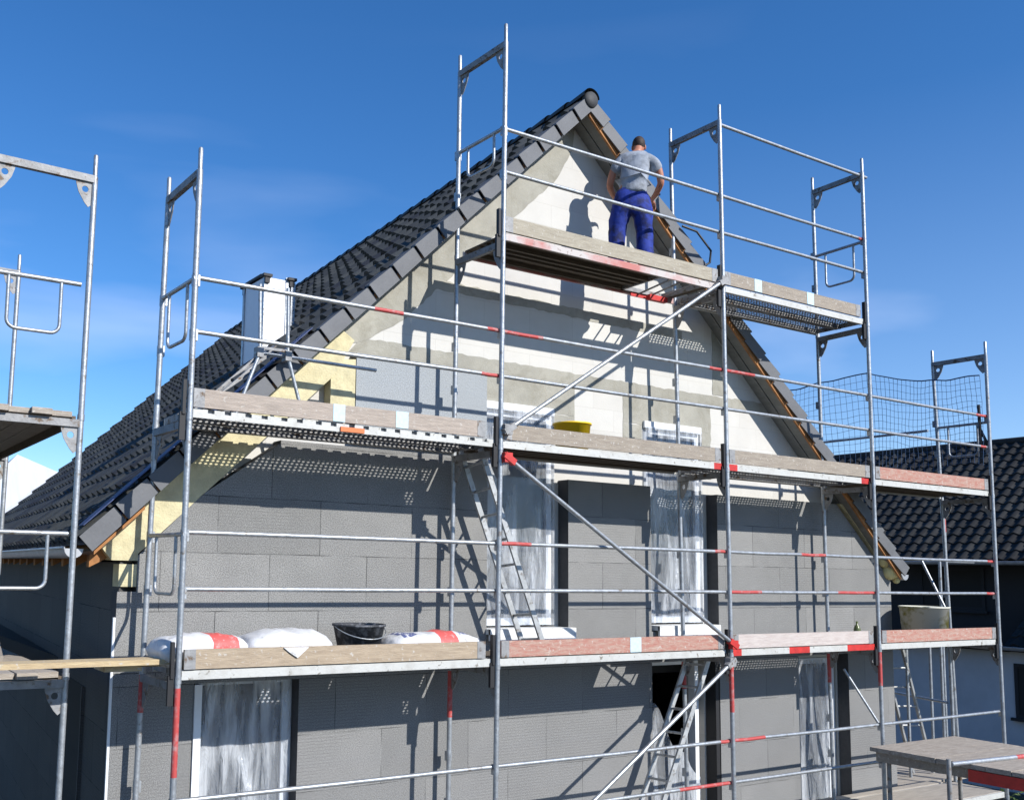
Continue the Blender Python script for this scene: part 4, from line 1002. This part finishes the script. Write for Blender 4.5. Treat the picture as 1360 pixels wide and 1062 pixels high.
# pale sheet roof of a far house, left
fh = thing('far_house', 'far house with a pale metal sheet roof beyond the left eave', 'house')
m_ = MB(); ax_, ay_, az_ = 5.0, 34.0, 5.15
m_.add([(ax_-6.2, 28, -1.4), (ax_+9, 28, -1.4), (ax_+9, 42, -1.4), (ax_-6.2, 42, -1.4), (ax_, ay_, az_), (ax_+1.6, ay_, az_-.6)], [(0, 1, 5, 4), (1, 2, 5), (2, 3, 4, 5), (3, 0, 4), (0, 3, 2, 1)])
m_.build('roof', 'pale', fh)
m_ = MB(); m_.box((ax_-5.6, 28.6, -4.1), (ax_+8.4, 41.4, -1.41)); m_.build('wall', 'nwall', fh)
rebase(fh, (ax_, ay_, -4.1))

# bushes bottom right
def bush(c, r, h, n, label, seed):
    rnd = random.Random(seed); root = thing('bush', label, 'bush', 'bushes between the houses')
    m_ = MB()
    for i in range(7):
        a = rnd.uniform(0, 6.28); m_.tube([c, (c[0]+math.cos(a)*r*.3, c[1]+math.sin(a)*r*.3, c[2]+h*.5), (c[0]+math.cos(a)*r*.6, c[1]+math.sin(a)*r*.6, c[2]+h*.8)], .02, 5, rad=[.035, .02, .008])
    m_.build('stem', 'bark', root)
    cl = [(Vector((c[0]+rnd.gauss(0, r*.42), c[1]+rnd.gauss(0, r*.42), c[2]+h*rnd.uniform(.25, .95))), rnd.uniform(.12, .28)) for _ in range(46)]
    for mtn in ('leaf', 'leaf2'):
        m_ = MB()
        for _ in range(n):
            p, q = rnd.choice(cl); d = Vector((rnd.gauss(0, 1), rnd.gauss(0, 1), rnd.gauss(0, 1))).normalized()
            o = p+d*q*rnd.uniform(.5, 1.1); s = rnd.uniform(.025, .05); a = Vector((rnd.gauss(0, 1), rnd.gauss(0, 1), rnd.gauss(0, .6))).normalized(); b = a.cross(d+Vector((0, 0, .01))).normalized()
            m_.add([o-a*s, o-b*s*.45, o+a*s, o+b*s*.45], [(0, 1, 2, 3)])
        m_.build('foliage', mtn, root)
    rebase(root, c)
bush((12.9, .3, -4.1), .8, 1.85, 1500, 'low green bush under the plank platform, nearer the house', 3)
bush((14.0, -.7, -4.1), .9, 1.9, 1500, 'low green bush at the right edge below the plank platform', 4)

# ------------------------------------------------------------------ the worker
def person():
    root = thing('person', 'man in grey t-shirt and blue work trousers standing on the top walkway', 'person')
    O = Vector((5.06, .38, 4.10)); fa = R(42); F = Vector((math.sin(fa), math.cos(fa), 0)); Rr = Vector((math.cos(fa), -math.sin(fa), 0))
    def W(r, f, u): return O+Rr*r+F*f+Vector((0, 0, u))
    def skin(name, verts, edges, mt, rootv=0, sub=2, par=root):
        me = bpy.data.meshes.new(name); me.from_pydata([W(*v[:3]) for v in verts], edges, []); me.update()
        ob = bpy.data.objects.new(name, me); COL.objects.link(ob); ob.parent = par
        me.materials.append(M[mt])
        me_sk = me.skin_vertices.new() if hasattr(me.skin_vertices, 'new') else None
        md = ob.modifiers.new('skin', 'SKIN'); md.use_smooth_shade = True
        if not me.skin_vertices: bpy.context.view_layer.objects.active = ob
        lay = me.skin_vertices[0].data
        for i, v in enumerate(verts):
            rr = v[3]; lay[i].radius = rr if isinstance(rr, tuple) else (rr, rr); lay[i].use_root = (i == rootv)
        sb = ob.modifiers.new('sub', 'SUBSURF'); sb.levels = sub; sb.render_levels = sub
        return ob
    # body: one continuous skin surface (mostly under the clothes)
    V = [(.03, 0, .96, (.12, .09)), (.045, .03, 1.10, (.11, .085)), (.07, .07, 1.26, (.12, .09)), (.09, .12, 1.39, (.11, .08)), (.10, .16, 1.455, .055), (.11, .20, 1.51, .052),
         (.12, .235, 1.555, (.066, .078)), (.125, .255, 1.61, (.060, .076)),
         (-.05, .11, 1.385, .053), (-.125, .11, 1.32, .052), (-.175, .12, 1.21, .046), (-.205, .15, 1.09, .041), (-.16, .29, 1.04, .033), (-.12, .38, 1.01, .025),
         (.225, .11, 1.385, .053), (.295, .11, 1.32, .052), (.335, .12, 1.21, .046), (.355, .14, 1.09, .041), (.31, .27, 1.02, .033), (.27, .35, .99, .025),
         (-.075, 0, .88, .085), (-.115, .01, .68, .075), (-.135, .02, .48, .055), (-.145, -.01, .28, .050), (-.155, -.02, .09, .035), (-.165, .10, .04, .032),
         (.125, 0, .88, .085), (.145, .01, .68, .075), (.15, .03, .48, .055), (.155, 0, .28, .050), (.165, -.02, .09, .035), (.19, .10, .04, .032)]
    E_ = [(0, 1), (1, 2), (2, 3), (3, 4), (4, 5), (5, 6), (6, 7), (3, 8), (8, 9), (9, 10), (10, 11), (11, 12), (12, 13), (3, 14), (14, 15), (15, 16), (16, 17), (17, 18), (18, 19),
          (0, 20), (20, 21), (21, 22), (22, 23), (23, 24), (24, 25), (0, 26), (26, 27), (27, 28), (28, 29), (29, 30), (30, 31)]
    # palms and fingers
    def hand(iw, side):
        r, f, u = V[iw][:3]; n0 = len(V)
        V.append((r+.01*side, f+.045, u-.02, (.034, .016))); E_.append((iw, n0)); pm = n0
        for k in range(4):
            a = (k-1.5)*.019; L_ = (.036, .042, .038, .03)[k]; b = len(V)
            V.append((r+.012*side+a, f+.085, u-.03, .0085)); V.append((r+.012*side+a*1.1, f+.085+L_, u-.055, .0078)); V.append((r+.012*side+a*1.1, f+.080+L_*1.2, u-.085, .0068))
            E_.extend([(pm, b), (b, b+1), (b+1, b+2)])
        b = len(V); V.append((r-.035*side, f+.05, u-.005, .010)); V.append((r-.045*side, f+.085, u-.02, .0085)); E_.extend([(pm, b), (b, b+1)])
    hand(13, -1); hand(19, 1)
    body = skin('body', V, E_, 'skin', 0)
    # face details: nose, ears, eyes, mouth on the head
    m_ = MB()
    def ell(mb, c, ra, n=14, mi=0, cut=None):
        vs = []; fs = []; nr_ = 10
        for i in range(nr_+1):
            th = math.pi*i/nr_
            for j in range(n):
                ph = 2*math.pi*j/n; vs.append(W(c[0]+ra[0]*math.sin(th)*math.cos(ph), c[1]+ra[1]*math.sin(th)*math.sin(ph), c[2]+ra[2]*math.cos(th)))
        for i in range(nr_):
            for j in range(n):
                j2 = (j+1) % n
                if cut and not cut(i/nr_, j/n): continue
                fs.append((i*n+j, i*n+j2, (i+1)*n+j2, (i+1)*n+j))
        mb.add(vs, fs, mi, True)
    ell(m_, (.123, .255, 1.575), (.068, .088, .100), 20); ell(m_, (.123, .340, 1.53), (.012, .020, .026), 8)
    for sx in (-1, 1): ell(m_, (.123+sx*.071, .245, 1.56), (.010, .020, .030), 10)
    m_.build('head', 'skin', root)
    m_ = MB(); ell(m_, (.123, .243, 1.598), (.073, .090, .092), 22, 0, cut=lambda i, j: i < .66 and not (.08 < j < .42 and i > .38)); m_.build('hair', 'hair', root)
    m_ = MB()
    for sx in (-1, 1): ell(m_, (.123+sx*.03, .333, 1.56), (.011, .006, .006), 8)
    ell(m_, (.123, .328, 1.50), (.022, .006, .005), 8); m_.build('eyes_and_mouth', 'hair', root)
    # clothes
    T = [(.035, 0, .88, (.170, .14)), (.035, .01, .96, (.168, .135)), (.045, .03, 1.07, (.160, .125)), (.07, .07, 1.20, (.170, .125)), (.09, .11, 1.33, (.165, .115)), (.10, .14, 1.415, (.105, .085)), (.105, .165, 1.45, (.068, .062)),
         (-.05, .11, 1.37, .078), (-.12, .11, 1.30, .078), (-.155, .12, 1.20, .074), (.225, .11, 1.37, .078), (.29, .11, 1.30, .078), (.32, .12, 1.20, .074)]
    shirt = skin('t_shirt', T, [(0, 1), (1, 2), (2, 3), (3, 4), (4, 5), (5, 6), (4, 7), (7, 8), (8, 9), (4, 10), (10, 11), (11, 12)], 'shirt', 3)
    tr = [(.03, 0, 1.04, (.165, .125)), (.03, -.02, .88, (.20, .16)), (-.08, 0, .76, .130), (-.115, .01, .62, .115), (-.135, .025, .46, .098), (-.145, 0, .28, .095), (-.155, -.02, .08, .092),
          (.13, 0, .76, .130), (.155, .01, .62, .115), (.16, .035, .46, .098), (.165, .005, .28, .095), (.175, -.02, .08, .092)]
    trs = skin('trousers', tr, [(0, 1), (1, 2), (2, 3), (3, 4), (4, 5), (5, 6), (1, 7), (7, 8), (8, 9), (9, 10), (10, 11)], 'trouser', 0)
    for ob, st_, sc_ in ((shirt, .024, .13), (trs, .034, .10)):
        tx = bpy.data.textures.new('folds', 'CLOUDS'); tx.noise_scale = sc_; tx.noise_depth = 2
        dm = ob.modifiers.new('folds', 'DISPLACE'); dm.texture = tx; dm.strength = st_; dm.mid_level = .5; dm.texture_coords = 'LOCAL'
    for sx, r in ((-1, -.17), (1, .185)):
        m_ = MB(); ell(m_, (r, .06, .045), (.048, .145, .05), 14); ell(m_, (r, -.02, .10), (.052, .062, .08), 12); m_.build('boot', 'shoe', root)
    rebase(root, tuple(O))
person()
